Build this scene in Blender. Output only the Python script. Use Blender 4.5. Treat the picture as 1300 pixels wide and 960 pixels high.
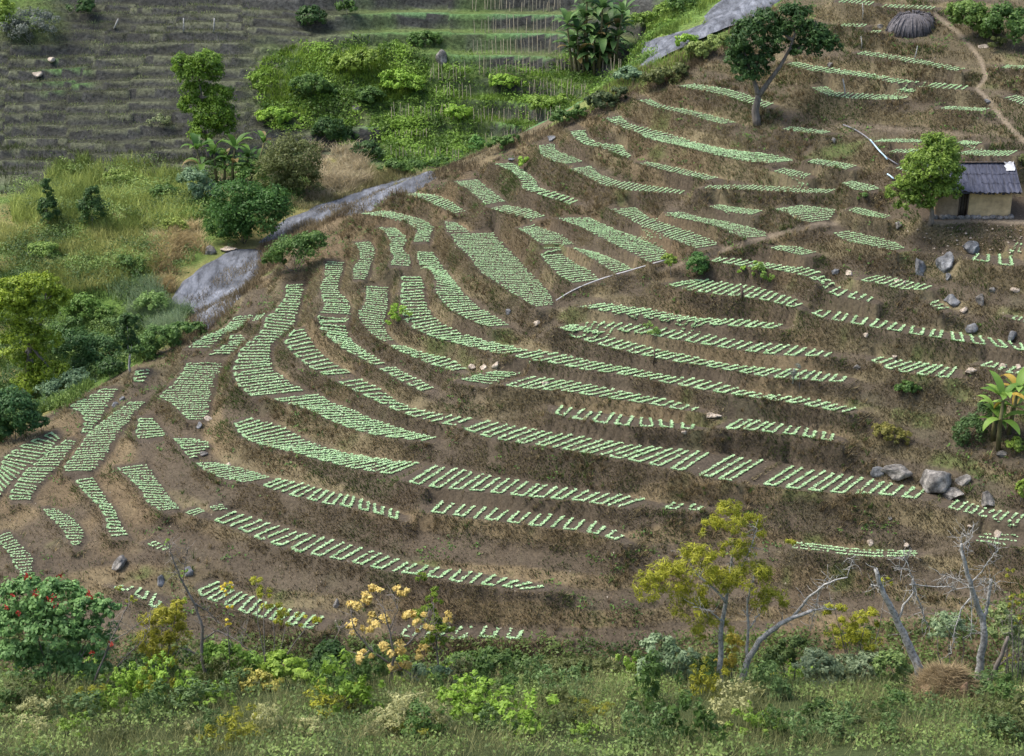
import bpy, math, random
import numpy as np
for o in list(bpy.data.objects): bpy.data.objects.remove(o)
SC = bpy.context.scene; COL = SC.collection
R = math.radians

# ------------------------------------------------------------------ camera, sky, sun, exposure
FPX = 2061.0; PITCH = R(24.0)          # focal length in photo pixels (1300 wide), downward tilt
cd = bpy.data.cameras.new('camera'); cam = bpy.data.objects.new('camera', cd); COL.objects.link(cam)
cd.sensor_width = 36.0; cd.lens = 36.0*FPX/1300.0; cd.clip_start = 0.5; cd.clip_end = 3000
cam.location = (0, 0, 0); cam.rotation_euler = (R(90)-PITCH, 0, 0)
SC.camera = cam
SUN_AZ, SUN_EL = R(-84), R(60)         # azimuth from +Y towards +X; high on the left, a little beyond the slope
W = bpy.data.worlds.new('World'); SC.world = W; W.use_nodes = True
wn = W.node_tree.nodes; bg = wn['Background']
sky = wn.new('ShaderNodeTexSky'); sky.sky_type = 'NISHITA'; sky.sun_disc = False
sky.sun_elevation = SUN_EL; sky.sun_rotation = SUN_AZ; sky.air_density = 1.0; sky.dust_density = 4.0; sky.ozone_density = 1.0
W.node_tree.links.new(sky.outputs[0], bg.inputs[0]); bg.inputs[1].default_value = 0.15
sd = bpy.data.lights.new('sun', 'SUN'); sd.energy = 1.7; sd.angle = R(22); sd.color = (1, .96, .88)
sun = bpy.data.objects.new('sun', sd); COL.objects.link(sun)
from mathutils import Vector
sdir = Vector((math.sin(SUN_AZ)*math.cos(SUN_EL), math.cos(SUN_AZ)*math.cos(SUN_EL), math.sin(SUN_EL)))
sun.rotation_euler = (-sdir).to_track_quat('-Z', 'Y').to_euler(); sun.location = (-60, 20, 60)
SC.view_settings.view_transform = 'Standard'; SC.view_settings.look = 'None'
SC.view_settings.exposure = 1.1; SC.view_settings.gamma = 1.0
SC.render.engine = 'CYCLES'
SC.render.resolution_x = 1024; SC.render.resolution_y = 756

# ------------------------------------------------------------------ helpers
rng = np.random.default_rng(7); random.seed(7)
_fw = np.array([0, math.cos(PITCH), -math.sin(PITCH)]); _up = np.array([0, math.sin(PITCH), math.cos(PITCH)]); _rt = np.array([1., 0, 0])
def ray(px, py):
    px = np.asarray(px, float); py = np.asarray(py, float)
    return _fw*FPX+_rt*(px-650)[..., None]+_up*(480-py)[..., None]
def at_z(px, py, z):
    d = ray(px, py); return d*(np.asarray(z)/d[..., 2])[..., None]
def at_y(px, py, y):
    d = ray(px, py); return d*(np.asarray(y)/d[..., 1])[..., None]
def project(p):
    p = np.asarray(p, float); f = p@_fw
    return 650+FPX*(p@_rt)/f, 480-FPX*(p@_up)/f
def pp(s): return np.array([[float(c) for c in q.split(',')] for q in s.split()])
def resamp(p, n):
    p = np.asarray(p, float); t = np.linspace(0, len(p)-1, n); i = np.clip(t.astype(int), 0, len(p)-2); f = (t-i)[:, None]
    return p[i]*(1-f)+p[i+1]*f
def at_t(p, t):
    t = np.clip(t, 0, 1)*(len(p)-1); i = np.clip(np.asarray(t).astype(int), 0, len(p)-2); f = (t-i)[..., None]
    return p[i]*(1-f)+p[i+1]*f
_nt = np.random.default_rng(3).random((256, 256))
def vnoise(x, y):
    xi = np.floor(x).astype(int); yi = np.floor(y).astype(int); fx = x-xi; fy = y-yi
    fx = fx*fx*(3-2*fx); fy = fy*fy*(3-2*fy)
    g = lambda a, b: _nt[a & 255, b & 255]
    return (g(xi, yi)*(1-fx)+g(xi+1, yi)*fx)*(1-fy)+(g(xi, yi+1)*(1-fx)+g(xi+1, yi+1)*fx)*fy
def fbm(x, y, s, oct=4):
    v = 0; a = .5; t = 0
    for k in range(oct):
        v = v+a*vnoise(x/s+17.3*k, y/s-9.1*k); t += a; a *= .5; s = s/2.03
    return v/t
def smooth(a, b, x):
    t = np.clip((x-a)/(b-a), 0, 1); return t*t*(3-2*t)
def inpoly(px, py, poly):
    poly = np.asarray(poly, float); n = len(poly); r = np.zeros(np.shape(px), bool); j = n-1
    for i in range(n):
        xi, yi = poly[i]; xj, yj = poly[j]
        c = ((yi > py) != (yj > py)) & (px < (xj-xi)*(py-yi)/(yj-yi+1e-9)+xi); r ^= c; j = i
    return r
def distline(px, py, line):
    d = np.full(np.shape(px), 1e9)
    for a, b in zip(line[:-1], line[1:]):
        ab = b-a; t = np.clip(((px-a[0])*ab[0]+(py-a[1])*ab[1])/(ab@ab+1e-9), 0, 1)
        d = np.minimum(d, np.hypot(px-a[0]-t*ab[0], py-a[1]-t*ab[1]))
    return d

def mesh_obj(name, V, Fs, mat=None, parent=None, col=None, fcol=None, smooth_shade=False, loc=None):
    """V (n,3); Fs (m,3|4) int array or list; col: per-vertex rgb; fcol: per-face rgb."""
    me = bpy.data.meshes.new(name)
    V = np.asarray(V, np.float32)
    if loc is not None: V = V-np.asarray(loc, np.float32)
    if isinstance(Fs, np.ndarray):
        m, k = Fs.shape
        me.vertices.add(len(V)); me.vertices.foreach_set('co', V.ravel())
        me.loops.add(m*k); me.loops.foreach_set('vertex_index', Fs.ravel().astype(np.int32))
        me.polygons.add(m); me.polygons.foreach_set('loop_start', np.arange(0, m*k, k, dtype=np.int32))
        me.polygons.foreach_set('loop_total', np.full(m, k, np.int32))
        me.update(calc_edges=True)
    else:
        me.from_pydata(V.tolist(), [], Fs); me.update()
    if col is not None:
        a = me.color_attributes.new('Col', 'FLOAT_COLOR', 'POINT'); c = np.ones((len(V), 4), np.float32); c[:, :3] = col
        a.data.foreach_set('color', c.ravel())
    if fcol is not None:
        k = Fs.shape[1]; a = me.color_attributes.new('Col', 'FLOAT_COLOR', 'CORNER')
        c = np.ones((len(Fs)*k, 4), np.float32); c[:, :3] = np.repeat(fcol, k, 0); a.data.foreach_set('color', c.ravel())
    if smooth_shade: me.shade_smooth()
    if mat: me.materials.append(mat)
    o = bpy.data.objects.new(name, me); COL.objects.link(o)
    if parent is not None: o.parent = parent          # parts are built relative to their thing
    elif loc is not None: o.location = [float(v) for v in loc]
    return o
def tag(o, label, cat, group=None, kind=None):
    o['label'] = label
    if cat: o['category'] = cat
    if group: o['group'] = group
    if kind: o['kind'] = kind
    return o
def thing(name, label, cat, loc, group=None):
    o = bpy.data.objects.new(name, None); o.empty_display_size = .2; COL.objects.link(o); o.location = [float(v) for v in loc]
    return tag(o, label, cat, group)
def struct(o): o['kind'] = 'structure'; return o

# ------------------------------------------------------------------ materials
def mat_new(name, rough=.9, spec=.2):
    m = bpy.data.materials.new(name); m.use_nodes = True; nt = m.node_tree
    b = nt.nodes['Principled BSDF']; b.inputs['Roughness'].default_value = rough
    b.inputs['Specular IOR Level'].default_value = spec
    return m, nt, b
def N(nt, t, **kw):
    n = nt.nodes.new(t)
    for k, v in kw.items(): setattr(n, k, v)
    return n
def noise_factor(nt, scale, lo, hi, detail=6, rough=.6, coord='Object', stretch=None):
    tc = N(nt, 'ShaderNodeTexCoord'); no = N(nt, 'ShaderNodeTexNoise'); no.inputs['Scale'].default_value = scale
    no.inputs['Detail'].default_value = detail; no.inputs['Roughness'].default_value = rough
    src = tc.outputs[coord]
    if stretch:
        mp = N(nt, 'ShaderNodeMapping'); mp.inputs['Scale'].default_value = stretch; nt.links.new(src, mp.inputs[0]); src = mp.outputs[0]
    nt.links.new(src, no.inputs['Vector'])
    mr = N(nt, 'ShaderNodeMapRange'); mr.inputs[1].default_value = .3; mr.inputs[2].default_value = .7
    mr.inputs[3].default_value = lo; mr.inputs[4].default_value = hi
    nt.links.new(no.outputs[0], mr.inputs[0]); return mr.outputs[0], no.outputs[0]
def mulcol(nt, col, fac):
    mx = N(nt, 'ShaderNodeVectorMath', operation='MULTIPLY'); nt.links.new(col, mx.inputs[0])
    cb = N(nt, 'ShaderNodeCombineXYZ')
    for i in range(3): nt.links.new(fac, cb.inputs[i])
    nt.links.new(cb.outputs[0], mx.inputs[1]); return mx.outputs[0]
def bump(nt, b, h, strength, dist):
    bp = N(nt, 'ShaderNodeBump'); bp.inputs['Strength'].default_value = strength; bp.inputs['Distance'].default_value = dist
    nt.links.new(h, bp.inputs['Height']); nt.links.new(bp.outputs[0], b.inputs['Normal'])
def m_attr(name, scale=6, lo=.6, hi=1.4, rough=.95, spec=.1, bumpd=.06, bs=.8):
    m, nt, b = mat_new(name, rough, spec)
    at = N(nt, 'ShaderNodeAttribute', attribute_name='Col')
    f, raw = noise_factor(nt, scale, lo, hi, 8, .68)
    nt.links.new(mulcol(nt, at.outputs['Color'], f), b.inputs['Base Color'])
    if bumpd: bump(nt, b, raw, bs, bumpd)
    return m
def m_leaf(name, trans=.35, rough=.5, spec=.25):
    m, nt, b = mat_new(name, rough, spec)
    at = N(nt, 'ShaderNodeAttribute', attribute_name='Col')
    nt.links.new(at.outputs['Color'], b.inputs['Base Color'])
    tr = N(nt, 'ShaderNodeBsdfTranslucent'); nt.links.new(at.outputs['Color'], tr.inputs[0])
    mx = N(nt, 'ShaderNodeMixShader'); mx.inputs[0].default_value = trans
    nt.links.new(b.outputs[0], mx.inputs[1]); nt.links.new(tr.outputs[0], mx.inputs[2])
    nt.links.new(mx.outputs[0], nt.nodes['Material Output'].inputs[0]); return m
def m_plain(name, col, scale=8, lo=.7, hi=1.3, rough=.85, spec=.2, bumpd=.01, stretch=None):
    m, nt, b = mat_new(name, rough, spec)
    rgb = N(nt, 'ShaderNodeRGB'); rgb.outputs[0].default_value = (*col, 1)
    f, raw = noise_factor(nt, scale, lo, hi, 7, .65, 'Object', stretch)
    nt.links.new(mulcol(nt, rgb.outputs[0], f), b.inputs['Base Color'])
    if bumpd: bump(nt, b, raw, .8, bumpd)
    return m
def m_rock(name, dark, light, scale=1.2, stretch=None, stain=(.5, .4, .3)):
    m, nt, b = mat_new(name, .8, .3)
    tc = N(nt, 'ShaderNodeTexCoord'); src = tc.outputs['Object']
    if stretch:
        mp = N(nt, 'ShaderNodeMapping'); mp.inputs['Scale'].default_value = stretch; nt.links.new(src, mp.inputs[0]); src = mp.outputs[0]
    no = N(nt, 'ShaderNodeTexNoise'); no.inputs['Scale'].default_value = scale; no.inputs['Detail'].default_value = 9; no.inputs['Roughness'].default_value = .72
    nt.links.new(src, no.inputs['Vector'])
    cr = N(nt, 'ShaderNodeValToRGB'); cr.color_ramp.elements[0].position = .33; cr.color_ramp.elements[1].position = .66
    cr.color_ramp.elements[0].color = (*dark, 1); cr.color_ramp.elements[1].color = (*light, 1)
    nt.links.new(no.outputs[0], cr.inputs[0]); nt.links.new(cr.outputs[0], b.inputs['Base Color'])
    vo = N(nt, 'ShaderNodeTexVoronoi', feature='DISTANCE_TO_EDGE'); vo.inputs['Scale'].default_value = scale*.55; wv = N(nt, 'ShaderNodeVectorMath', operation='ADD'); sc = N(nt, 'ShaderNodeVectorMath', operation='SCALE'); sc.inputs[3].default_value = .9
    nt.links.new(no.outputs[1], sc.inputs[0]); nt.links.new(src, wv.inputs[0]); nt.links.new(sc.outputs[0], wv.inputs[1]); nt.links.new(wv.outputs[0], vo.inputs['Vector'])
    mr = N(nt, 'ShaderNodeMapRange'); mr.inputs[2].default_value = .045; mr.inputs[3].default_value = .62; nt.links.new(vo.outputs[0], mr.inputs[0])
    n2 = N(nt, 'ShaderNodeTexNoise'); n2.inputs['Scale'].default_value = .35; n2.inputs['Detail'].default_value = 5; nt.links.new(tc.outputs['Object'], n2.inputs['Vector']); m2 = N(nt, 'ShaderNodeMapRange'); m2.inputs[1].default_value = .35; m2.inputs[2].default_value = .65; m2.inputs[3].default_value = .5; m2.inputs[4].default_value = 1.25; nt.links.new(n2.outputs[0], m2.inputs[0])
    mm = N(nt, 'ShaderNodeMath', operation='MULTIPLY'); nt.links.new(mr.outputs[0], mm.inputs[0]); nt.links.new(m2.outputs[0], mm.inputs[1])
    nt.links.new(mulcol(nt, cr.outputs[0], mm.outputs[0]), b.inputs['Base Color'])
    bump(nt, b, no.outputs[0], .9, .12); return m
M_GROUND = m_attr('hillside_ground', 7, .6, 1.4, bumpd=.05, bs=1)
M_FARGROUND = m_attr('far_ground', 3.2, .40, 1.65, bumpd=.16, bs=1)
M_GRASS = m_leaf('grass_blades', .25, .7, .1)
M_LEAF = m_leaf('foliage', .38, .5, .25)
M_CROP = m_leaf('seedling_leaf', .25, .5, .2)
M_BARK = m_plain('bark', (.16, .14, .12), 9, .5, 1.5, bumpd=.03, stretch=(1, 1, .3))
M_PALEBARK = m_plain('pale_bark', (.36, .36, .34), 11, .25, 1.5, bumpd=.02)
M_TWIG = m_plain('grey_twig', (.20, .18, .16), 9, .6, 1.3, bumpd=0)
# n rows | style (u = loops, r = plain rows, a = rows along the terrace, s = gappy) | lip edge | back edge | where it lies
BEDS = [
(24,'u','69,549 19,570 2,585 2,594 -12,612 -30,640','76,556 62,575 37,592 20,607 0,628 -10,648','furthest left strip beside the bushes'),
(22,'u','86,559 66,571 49,585 32,598 19,616 12,627 15,637','96,560 91,570 80,585 68,598 45,620 40,630 40,636','second strip from the left edge'),
(18,'u','132,494 110,506 86,517 104,525 109,535 104,551','150,494 143,505 136,516 132,526 123,537 114,550','notched strip under the dark bushes'),
(30,'u','168,510 152,520 131,536 110,550 105,560 96,575 82,592 82,600','185,510 178,518 165,532 152,547 146,559 138,572 125,590 116,599','long slanting strip low on the left'),
(4,'u','176,470 170,480 172,487','191,469 188,477 180,487','tiny plot beneath the slender small tree'),
(26,'u','236,461 234,471 220,487 201,506 220,514 232,527 240,534','284,462 278,473 272,488 268,503 266,513 265,525 258,534','wide four-sided plot above the white stone'),
(8,'u','176,531 175,542 172,552 176,560','194,531 202,541 210,549 213,555','small three-cornered plot below the four-sided plot'),
(8,'u','219,557 226,565 234,575 243,584','245,557 268,563 262,571 247,582','short plot just below the white stone'),
(12,'u','249,588 260,599 280,608 312,613','275,588 300,593 325,600 345,607','short strip ending at a cross path, lower left'),
(18,'u','330,616 345,622 365,629 390,635 415,641 445,645 472,651 492,657 509,661','350,607 372,612 392,617 408,621 429,627 450,631 472,639 494,646 510,652','thinning strip above the long lowest terrace'),
(19,'u','149,595 162,606 172,616 180,624 184,635 192,642 207,651','186,590 197,606 205,617 212,627 218,635 225,641 226,647','steeply descending block, lower left'),
(20,'u','95,610 102,619 109,627 116,635 125,641 130,650 136,661 136,670 143,683','117,606 125,617 131,627 136,637 142,643 147,652 150,660 155,671 163,680','narrow descending block left of a wider one'),
(16,'u','54,647 61,656 74,667 82,677 86,685 95,695','67,645 87,655 100,665 107,677 105,685 100,692','descending block above the red flowered bush'),
(16,'u','-6,682 5,697 14,707 17,716 22,724 33,732','12,675 25,692 40,705 42,714 41,721 38,730','lowest block at the left edge'),
(4,'r','185,691 198,697 210,700','195,687 210,692 221,696','tiny plot above the grey outcrop'),
(6,'s','140,746 165,753 190,766 192,773 205,774','150,743 175,746 192,752 205,757 215,763','patchy plot behind the red flowered bush'),
(16,'u','249,748 255,760 275,764 300,775 330,785 360,792 400,800','275,738 283,744 300,750 318,757 345,768 375,776 415,785','lowest strip, half hidden by shrubs'),
(10,'s','500,808 560,813 608,809 645,812 668,812','510,795 575,797 615,796 650,799 672,803','short last plot right of the yellow leaved shrub'),
(3,'u','235,651 247,656','253,645 262,650','single loop left of the long lowest terrace'),
(3,'u','266,644 271,648','281,640 288,644','single loop beside the cross path'),
(32,'u','267,660 305,674 340,690 380,702 440,714 500,727 540,732 575,739 607,743 637,746 665,750','295,649 335,662 375,675 412,683 468,698 520,715 555,721 590,725 622,730 660,737 700,747','long lowest full terrace'),
(28,'u','297,538 306,556 330,566 368,574 405,585 450,596 500,604','318,531 360,542 388,559 420,571 462,580 500,585 535,588','left half of a long terrace, broad rounded start'),
(22,'u','515,612 545,620 575,622 610,625 645,629 675,632 700,634 727,636 760,641 790,645','550,591 580,595 605,601 635,607 668,611 695,617 720,620 750,624 785,628 824,635','slanted loops above the short loops, lower middle'),
(4,'s','840,646 855,647 875,648 890,649','852,639 865,640 885,641 900,643','few gappy rows beside the yellow green tree top'),
(18,'u','541,651 567,654 594,658 625,661 660,666 690,670 722,673 750,677 770,683 787,688','556,637 582,641 610,643 640,647 675,652 705,655 735,659 760,665 783,674 797,685','short loops in the lower middle'),
(42,'u','364,362 364,377 350,396 336,406 335,418 322,432 308,441 300,457 295,475 300,488 312,501 322,504','386,361 382,378 377,397 376,411 365,421 350,432 344,441 342,457 346,468 362,481 378,491 389,498','broad sickle shaped terrace on the left'),
(24,'u','345,507 370,515 390,521 417,534 447,546 475,553 500,557 540,561','405,501 420,510 445,520 470,531 500,542 520,548 535,552 556,556','strip running on from the broad sickle terrace'),
(14,'u','375,419 360,435 370,447 385,462 400,471 415,478','385,418 391,427 400,442 415,455 432,466 450,476','short curved strip beside the broad sickle terrace'),
(16,'u','427,485 450,497 475,509 500,521 522,529 540,534 562,540 583,542','455,481 480,492 505,511 524,519 546,524 566,527 588,530 602,532','thin strip leading to the widest looped terrace'),
(24,'u','586,545 605,552 627,558 656,563 684,567 712,571 742,576 771,581 802,586 830,591 855,597 872,599','615,534 640,539 665,543 694,548 722,552 752,557 785,562 815,566 847,569 872,571 890,573 907,576','widest looped terrace across the middle'),
(4,'u','882,604 912,610 932,613','927,577 957,584 975,585','four long rows between two bare furrows'),
(14,'u','962,616 997,621 1034,625 1070,627 1107,628 1145,632 1168,635','1004,589 1035,597 1068,602 1095,607 1125,613 1160,619 1180,625','broad loops below the large boulders'),
(10,'s','1200,645 1218,649 1245,656 1270,663 1295,666','1212,636 1230,638 1255,647 1285,650 1305,655','gappy rows right of the large boulders'),
(3,'a','1008,697 1040,700 1065,704 1105,708 1160,707','1008,689 1040,692 1070,696 1110,699 1165,700','thin rows above the dead branches'),
(3,'a','1238,688 1283,694','1250,678 1295,681','three level rows at the lower right edge'),
(14,'u','700,525 723,531 765,538 792,541 835,543 855,544 885,546','708,515 735,520 775,525 800,529 830,532 855,536 888,541','small loops above the widest looped terrace'),
(12,'u','915,545 940,546 969,549 1002,552 1032,557 1060,562','935,532 961,534 985,538 1010,542 1035,546 1064,553','small loops above the long bare furrows'),
(6,'u','582,484 603,478 632,472','622,490 647,480 664,473','flat loops beside three pale stones'),
(20,'u','637,490 655,493 692,496 712,497 741,502 769,506 797,510 831,515 857,520 885,523','677,477 695,480 730,485 750,489 775,494 800,499 825,504 848,508 870,514 890,519','loops below the long dense central terrace'),
(10,'u','480,468 502,480 515,488 528,494 538,498','500,466 520,477 533,483 545,489 552,494','short stepped plot, left of centre'),
(26,'r','415,332 412,352 407,367 409,380 414,388 401,405','437,334 432,350 428,368 440,380 445,390 444,407','tall dense strip near the stream'),
(17,'u','407,410 407,420 420,432 437,445 462,457 475,465','436,410 442,425 450,437 465,447 477,455 489,463','curved strip below the tall dense strip'),
(26,'r','466,364 465,385 454,400 462,415 475,427 488,435','494,365 492,388 489,405 487,415 493,426 500,433','dense strip left of the lone bright sapling'),
(12,'u','492,439 517,451 545,463 577,472','512,440 540,449 570,455 593,470','rows below the lone bright sapling'),
(32,'u','510,351 510,375 509,388 513,407 525,419 550,429 575,436 605,443 637,451','536,352 539,372 542,388 550,402 562,411 590,425 615,433 645,439 675,446','dense strip right of the lone bright sapling'),
(38,'u','650,453 667,457 700,462 740,470 765,473 792,477 817,481 850,488 872,492 897,497 926,501 952,505 982,509 1024,516 1050,521 1075,525','682,445 705,448 735,455 770,463 795,467 818,471 845,477 870,480 895,483 918,488 945,496 968,501 1000,503 1045,510 1068,515 1092,520','very long strip crossing the centre to the right'),
(36,'r','530,320 531,336 545,342 555,358 552,371 561,383 575,396 598,408 622,416','550,321 561,338 572,352 582,364 588,372 598,382 611,392 630,403 648,414','long dense strip below the widest dense plot'),
(36,'u','703,420 732,430 765,440 790,446 812,451 832,455 857,460 885,464 907,468 932,472 957,477 982,481 1012,483 1042,485 1072,486','728,417 757,425 787,432 812,437 835,444 858,448 880,453 903,459 927,463 955,466 982,469 1005,469 1030,471 1052,475 1080,479','long terrace, second below the cut bank'),
(30,'u','712,416 757,418 780,419 802,422 822,425 842,429 865,433 885,437 907,441 930,444 950,447 970,450 992,452 1025,453 1055,454','730,409 772,410 795,412 820,415 842,418 862,420 885,423 907,427 928,431 950,434 972,437 995,438 1010,439 1038,445 1060,450','long terrace just below the cut bank loops'),
(24,'u','734,390 760,395 782,398 805,401 827,404 847,407 870,410 890,412 917,414 937,416 960,417 985,418','765,386 790,389 815,391 835,395 855,400 875,403 895,405 915,406 935,406 955,407 975,410 998,413','loops right under the cut bank'),
(18,'u','842,361 870,369 895,373 920,376 945,378 970,382 990,387 1008,391','880,356 903,356 925,360 945,362 965,366 985,372 1003,377 1022,388','strip behind the stub of a dark post'),
(22,'u','1027,398 1046,405 1075,410 1099,415 1120,418 1157,425 1187,429 1215,434 1246,438 1284,444 1305,447','1037,394 1057,396 1082,400 1108,405 1132,410 1160,415 1192,420 1212,422 1240,427 1270,432 1305,438','long loops running out to the right edge'),
(18,'u','899,332 925,336 945,339 965,341 985,344 1005,347 1027,353 1035,358','910,327 942,330 965,333 985,336 1005,339 1028,341 1045,347 1053,353','thin strip behind the two light green saplings'),
(7,'s','1040,360 1048,370 1062,377 1090,381 1108,385','1050,356 1062,364 1075,368 1100,374 1112,380','scattered rows below the thin pale strip'),
(10,'u','1089,356 1115,361 1142,368 1175,369','1112,350 1135,353 1160,359 1186,364','short rows around two cream stones'),
(3,'s','1178,385 1192,395','1188,381 1208,393','two short dashes beside the bluish rocks'),
(10,'u','1104,458 1122,467 1137,473 1167,477 1195,480 1208,480','1115,453 1145,458 1172,461 1192,464 1207,467 1218,468','rows above the light green shrub'),
(5,'s','1237,464 1262,468 1277,474 1298,476','1255,459 1268,462 1290,466 1304,469','sparse rows behind the banana plant'),
(4,'u','1229,331 1257,334 1272,338 1292,338','1236,323 1258,324 1271,324 1289,325','two separate loops below the hut'),
(3,'r','1282,314 1304,315','1289,309 1306,310','few rows under the hut at the right edge'),
(3,'r','1281,405 1304,411','1290,401 1306,405','few rows at the right edge by the blue rock'),
(11,'r','982,266 1000,272 1015,281 1030,283','1017,261 1060,266 1060,274 1050,281','broad slanted plot above the foot path'),
(14,'r','900,263 925,270 955,273','912,260 945,265 969,268','thin plot left of the broad slanted plot'),
(24,'r','842,271 862,277 890,283 915,290 930,298 945,303','865,269 887,276 917,281 950,288 972,295 973,301','long plot ending at the foot path'),
(28,'r','774,266 807,283 825,293 850,303 870,311 885,316','807,264 822,275 850,286 875,294 907,305 911,312','long plot just left of the foot path'),
(28,'r','707,278 737,289 762,302 790,316 825,334','750,277 780,291 812,302 838,313 856,328','long plot with the pipe at its lower end'),
(14,'r','657,291 670,298 690,313','677,286 710,297 730,311','short plot with a step at its lower end'),
(15,'r','686,323 695,336 710,351 727,360','710,320 730,334 752,346 762,356','plot ending where the pipe begins'),
(14,'r','725,315 750,328 782,348','757,321 782,330 804,342','narrow plot above the pipe'),
(18,'r','576,231 597,243 617,261','607,228 622,241 642,256','upper plot near the stream ridge'),
(12,'r','622,265 647,273 675,279','642,261 670,265 694,275','short plot below the upper ridge plot'),
(18,'r','506,248 537,253 557,263 577,272','527,246 555,248 572,256 592,269','thin plot at the top of the ridge above the stream'),
(26,'r','456,272 487,276 517,283 530,293 525,308','490,268 515,273 537,279 551,287 544,308','hook shaped plot on the ridge'),
(22,'r','480,289 495,302 496,320 501,327 495,338','502,290 517,302 510,317 522,327 520,339','small column inside the hook shaped plot'),
(20,'r','451,309 458,320 457,331 447,343 450,356','470,307 476,317 472,332 469,345 462,356','small column furthest left on the ridge'),
(8,'r','565,282 568,295','580,283 596,294','little plot above the widest dense plot'),
(44,'r','572,298 579,312 600,330 606,343 625,356 647,371 667,383 682,391','627,296 640,310 657,328 668,342 682,355 695,367 704,380 701,388','widest dense plot in the middle'),
(22,'r','627,209 650,218 662,230 664,241 685,248 712,256 725,261','652,208 667,219 680,229 684,240 702,244 722,250 737,256','wavy plot below a bright small bush'),
(16,'r','685,185 686,196 700,205 718,209','704,183 705,191 725,198 742,206','small plot high on the ridge'),
(30,'r','720,215 742,223 765,236 795,242 835,245 865,247','751,211 760,221 780,229 812,234 847,239 871,243','long plot high on the slope'),
(20,'r','724,167 730,177 745,185 762,188 782,195 797,202','744,166 744,174 757,181 791,185 793,191 801,199','thin wavering plot on the upper ridge'),
(22,'r','810,208 840,216 870,223 900,229','825,206 850,211 880,218 914,226','thin plot in the upper middle'),
(41,'r','767,151 787,162 812,170 820,176 840,181 870,188 900,196 925,201 945,206 975,208','787,148 800,158 825,164 852,171 882,181 925,191 950,193 980,196 1007,203 1008,205','longest upper plot below the forked tree'),
(26,'r','810,128 835,138 862,143 892,152 917,158','825,126 840,134 877,140 912,149 936,156','thin plot left of the forked tree'),
(22,'r','859,110 895,116 925,123 945,130 972,138','880,107 915,112 945,119 958,125 984,132','rows passing behind the forked trunk'),
(35,'r','995,82 1025,90 1057,94 1100,99 1137,107 1175,112 1225,115','1009,79 1040,85 1078,90 1117,96 1152,103 1190,106 1232,110','long strip right of the forked tree'),
(24,'r','1085,69 1125,75 1165,82 1195,88 1215,91','1098,65 1138,71 1178,78 1208,84 1228,88','thin strip below the stick heap'),
(24,'r','1030,112 1050,122 1080,126 1115,127 1140,127','1050,110 1060,118 1090,119 1135,121 1177,119','curved strip with a pale post'),
(12,'r','1192,139 1225,141 1247,142','1204,135 1238,137 1258,138','thin strip left of the worn trail'),
(12,'r','992,165 1020,169 1045,171','1004,161 1032,164 1056,168','short strip right of the forked trunk foot'),
(14,'r','1024,206 1050,212 1075,216','1036,202 1063,206 1089,211','short strip left of the blue pipe'),
(9,'r','982,218 1002,223 1020,227','995,214 1012,217 1031,222','short plot below the longest upper plot'),
(10,'r','1069,233 1082,241 1100,244','1082,230 1102,234 1119,240','little plot below the blue pipe'),
(28,'r','892,240 932,241 975,243 1012,245 1050,246','900,236 945,235 988,237 1027,240 1062,241','very thin long level strip'),
(12,'r','1076,268 1095,274 1120,278','1087,263 1107,268 1131,275','rows left of the tree beside the hut'),
(14,'r','1057,296 1075,307 1100,312 1135,319','1077,294 1110,300 1137,308 1149,316','plot below the foot path, left of the rocks'),
(10,'r','976,315 1000,321 1017,325','990,312 1017,314 1038,321','short plot under the foot path'),
(6,'r','1063,34 1097,35','1071,31 1103,31','dashes of green near the stick heap, upper strip'),
(3,'r','1103,42 1116,43','1108,39 1121,39','tiny dash left of the stick heap'),
(8,'r','1062,4 1085,5 1105,8','1069,0 1092,1 1112,3','short strip at the top edge'),
(12,'r','1117,10 1150,11 1183,13','1124,6 1157,7 1190,9','second strip from the top, above the stick heap'),
(14,'r','1108,181 1140,181 1166,182','1120,177 1152,177 1176,178','short strip behind the hut tree, upper'),
(8,'r','1212,183 1238,185','1222,179 1248,181','short strip right of the hut tree top'),
(6,'r','1126,194 1160,195','1138,190 1170,190','short strip behind the hut tree, lower'),
(12,'r','1211,196 1245,199 1280,199','1235,191 1265,192 1293,192','rows just above the hut roof'),
(6,'r','1135,214 1150,219 1166,220','1146,210 1166,212 1176,214','little plot touching the hut tree'),
(8,'r','1268,87 1302,89','1280,83 1308,84','short strip at the right edge beyond the trail'),
(6,'r','1273,125 1302,135','1290,121 1310,128','rows at the right edge beside the trail'),
(14,'r','300,402 287,417 257,430 238,443','322,400 312,413 285,425 267,443','slanting plot on the rim above the stream'),
(8,'u','293,426 292,436 280,443 260,451','305,426 315,433 302,443 291,451','little irregular plot on the rim'),
(3,'r','319,409 332,405','325,401 338,398','three short rows at the rim'),
]
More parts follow.
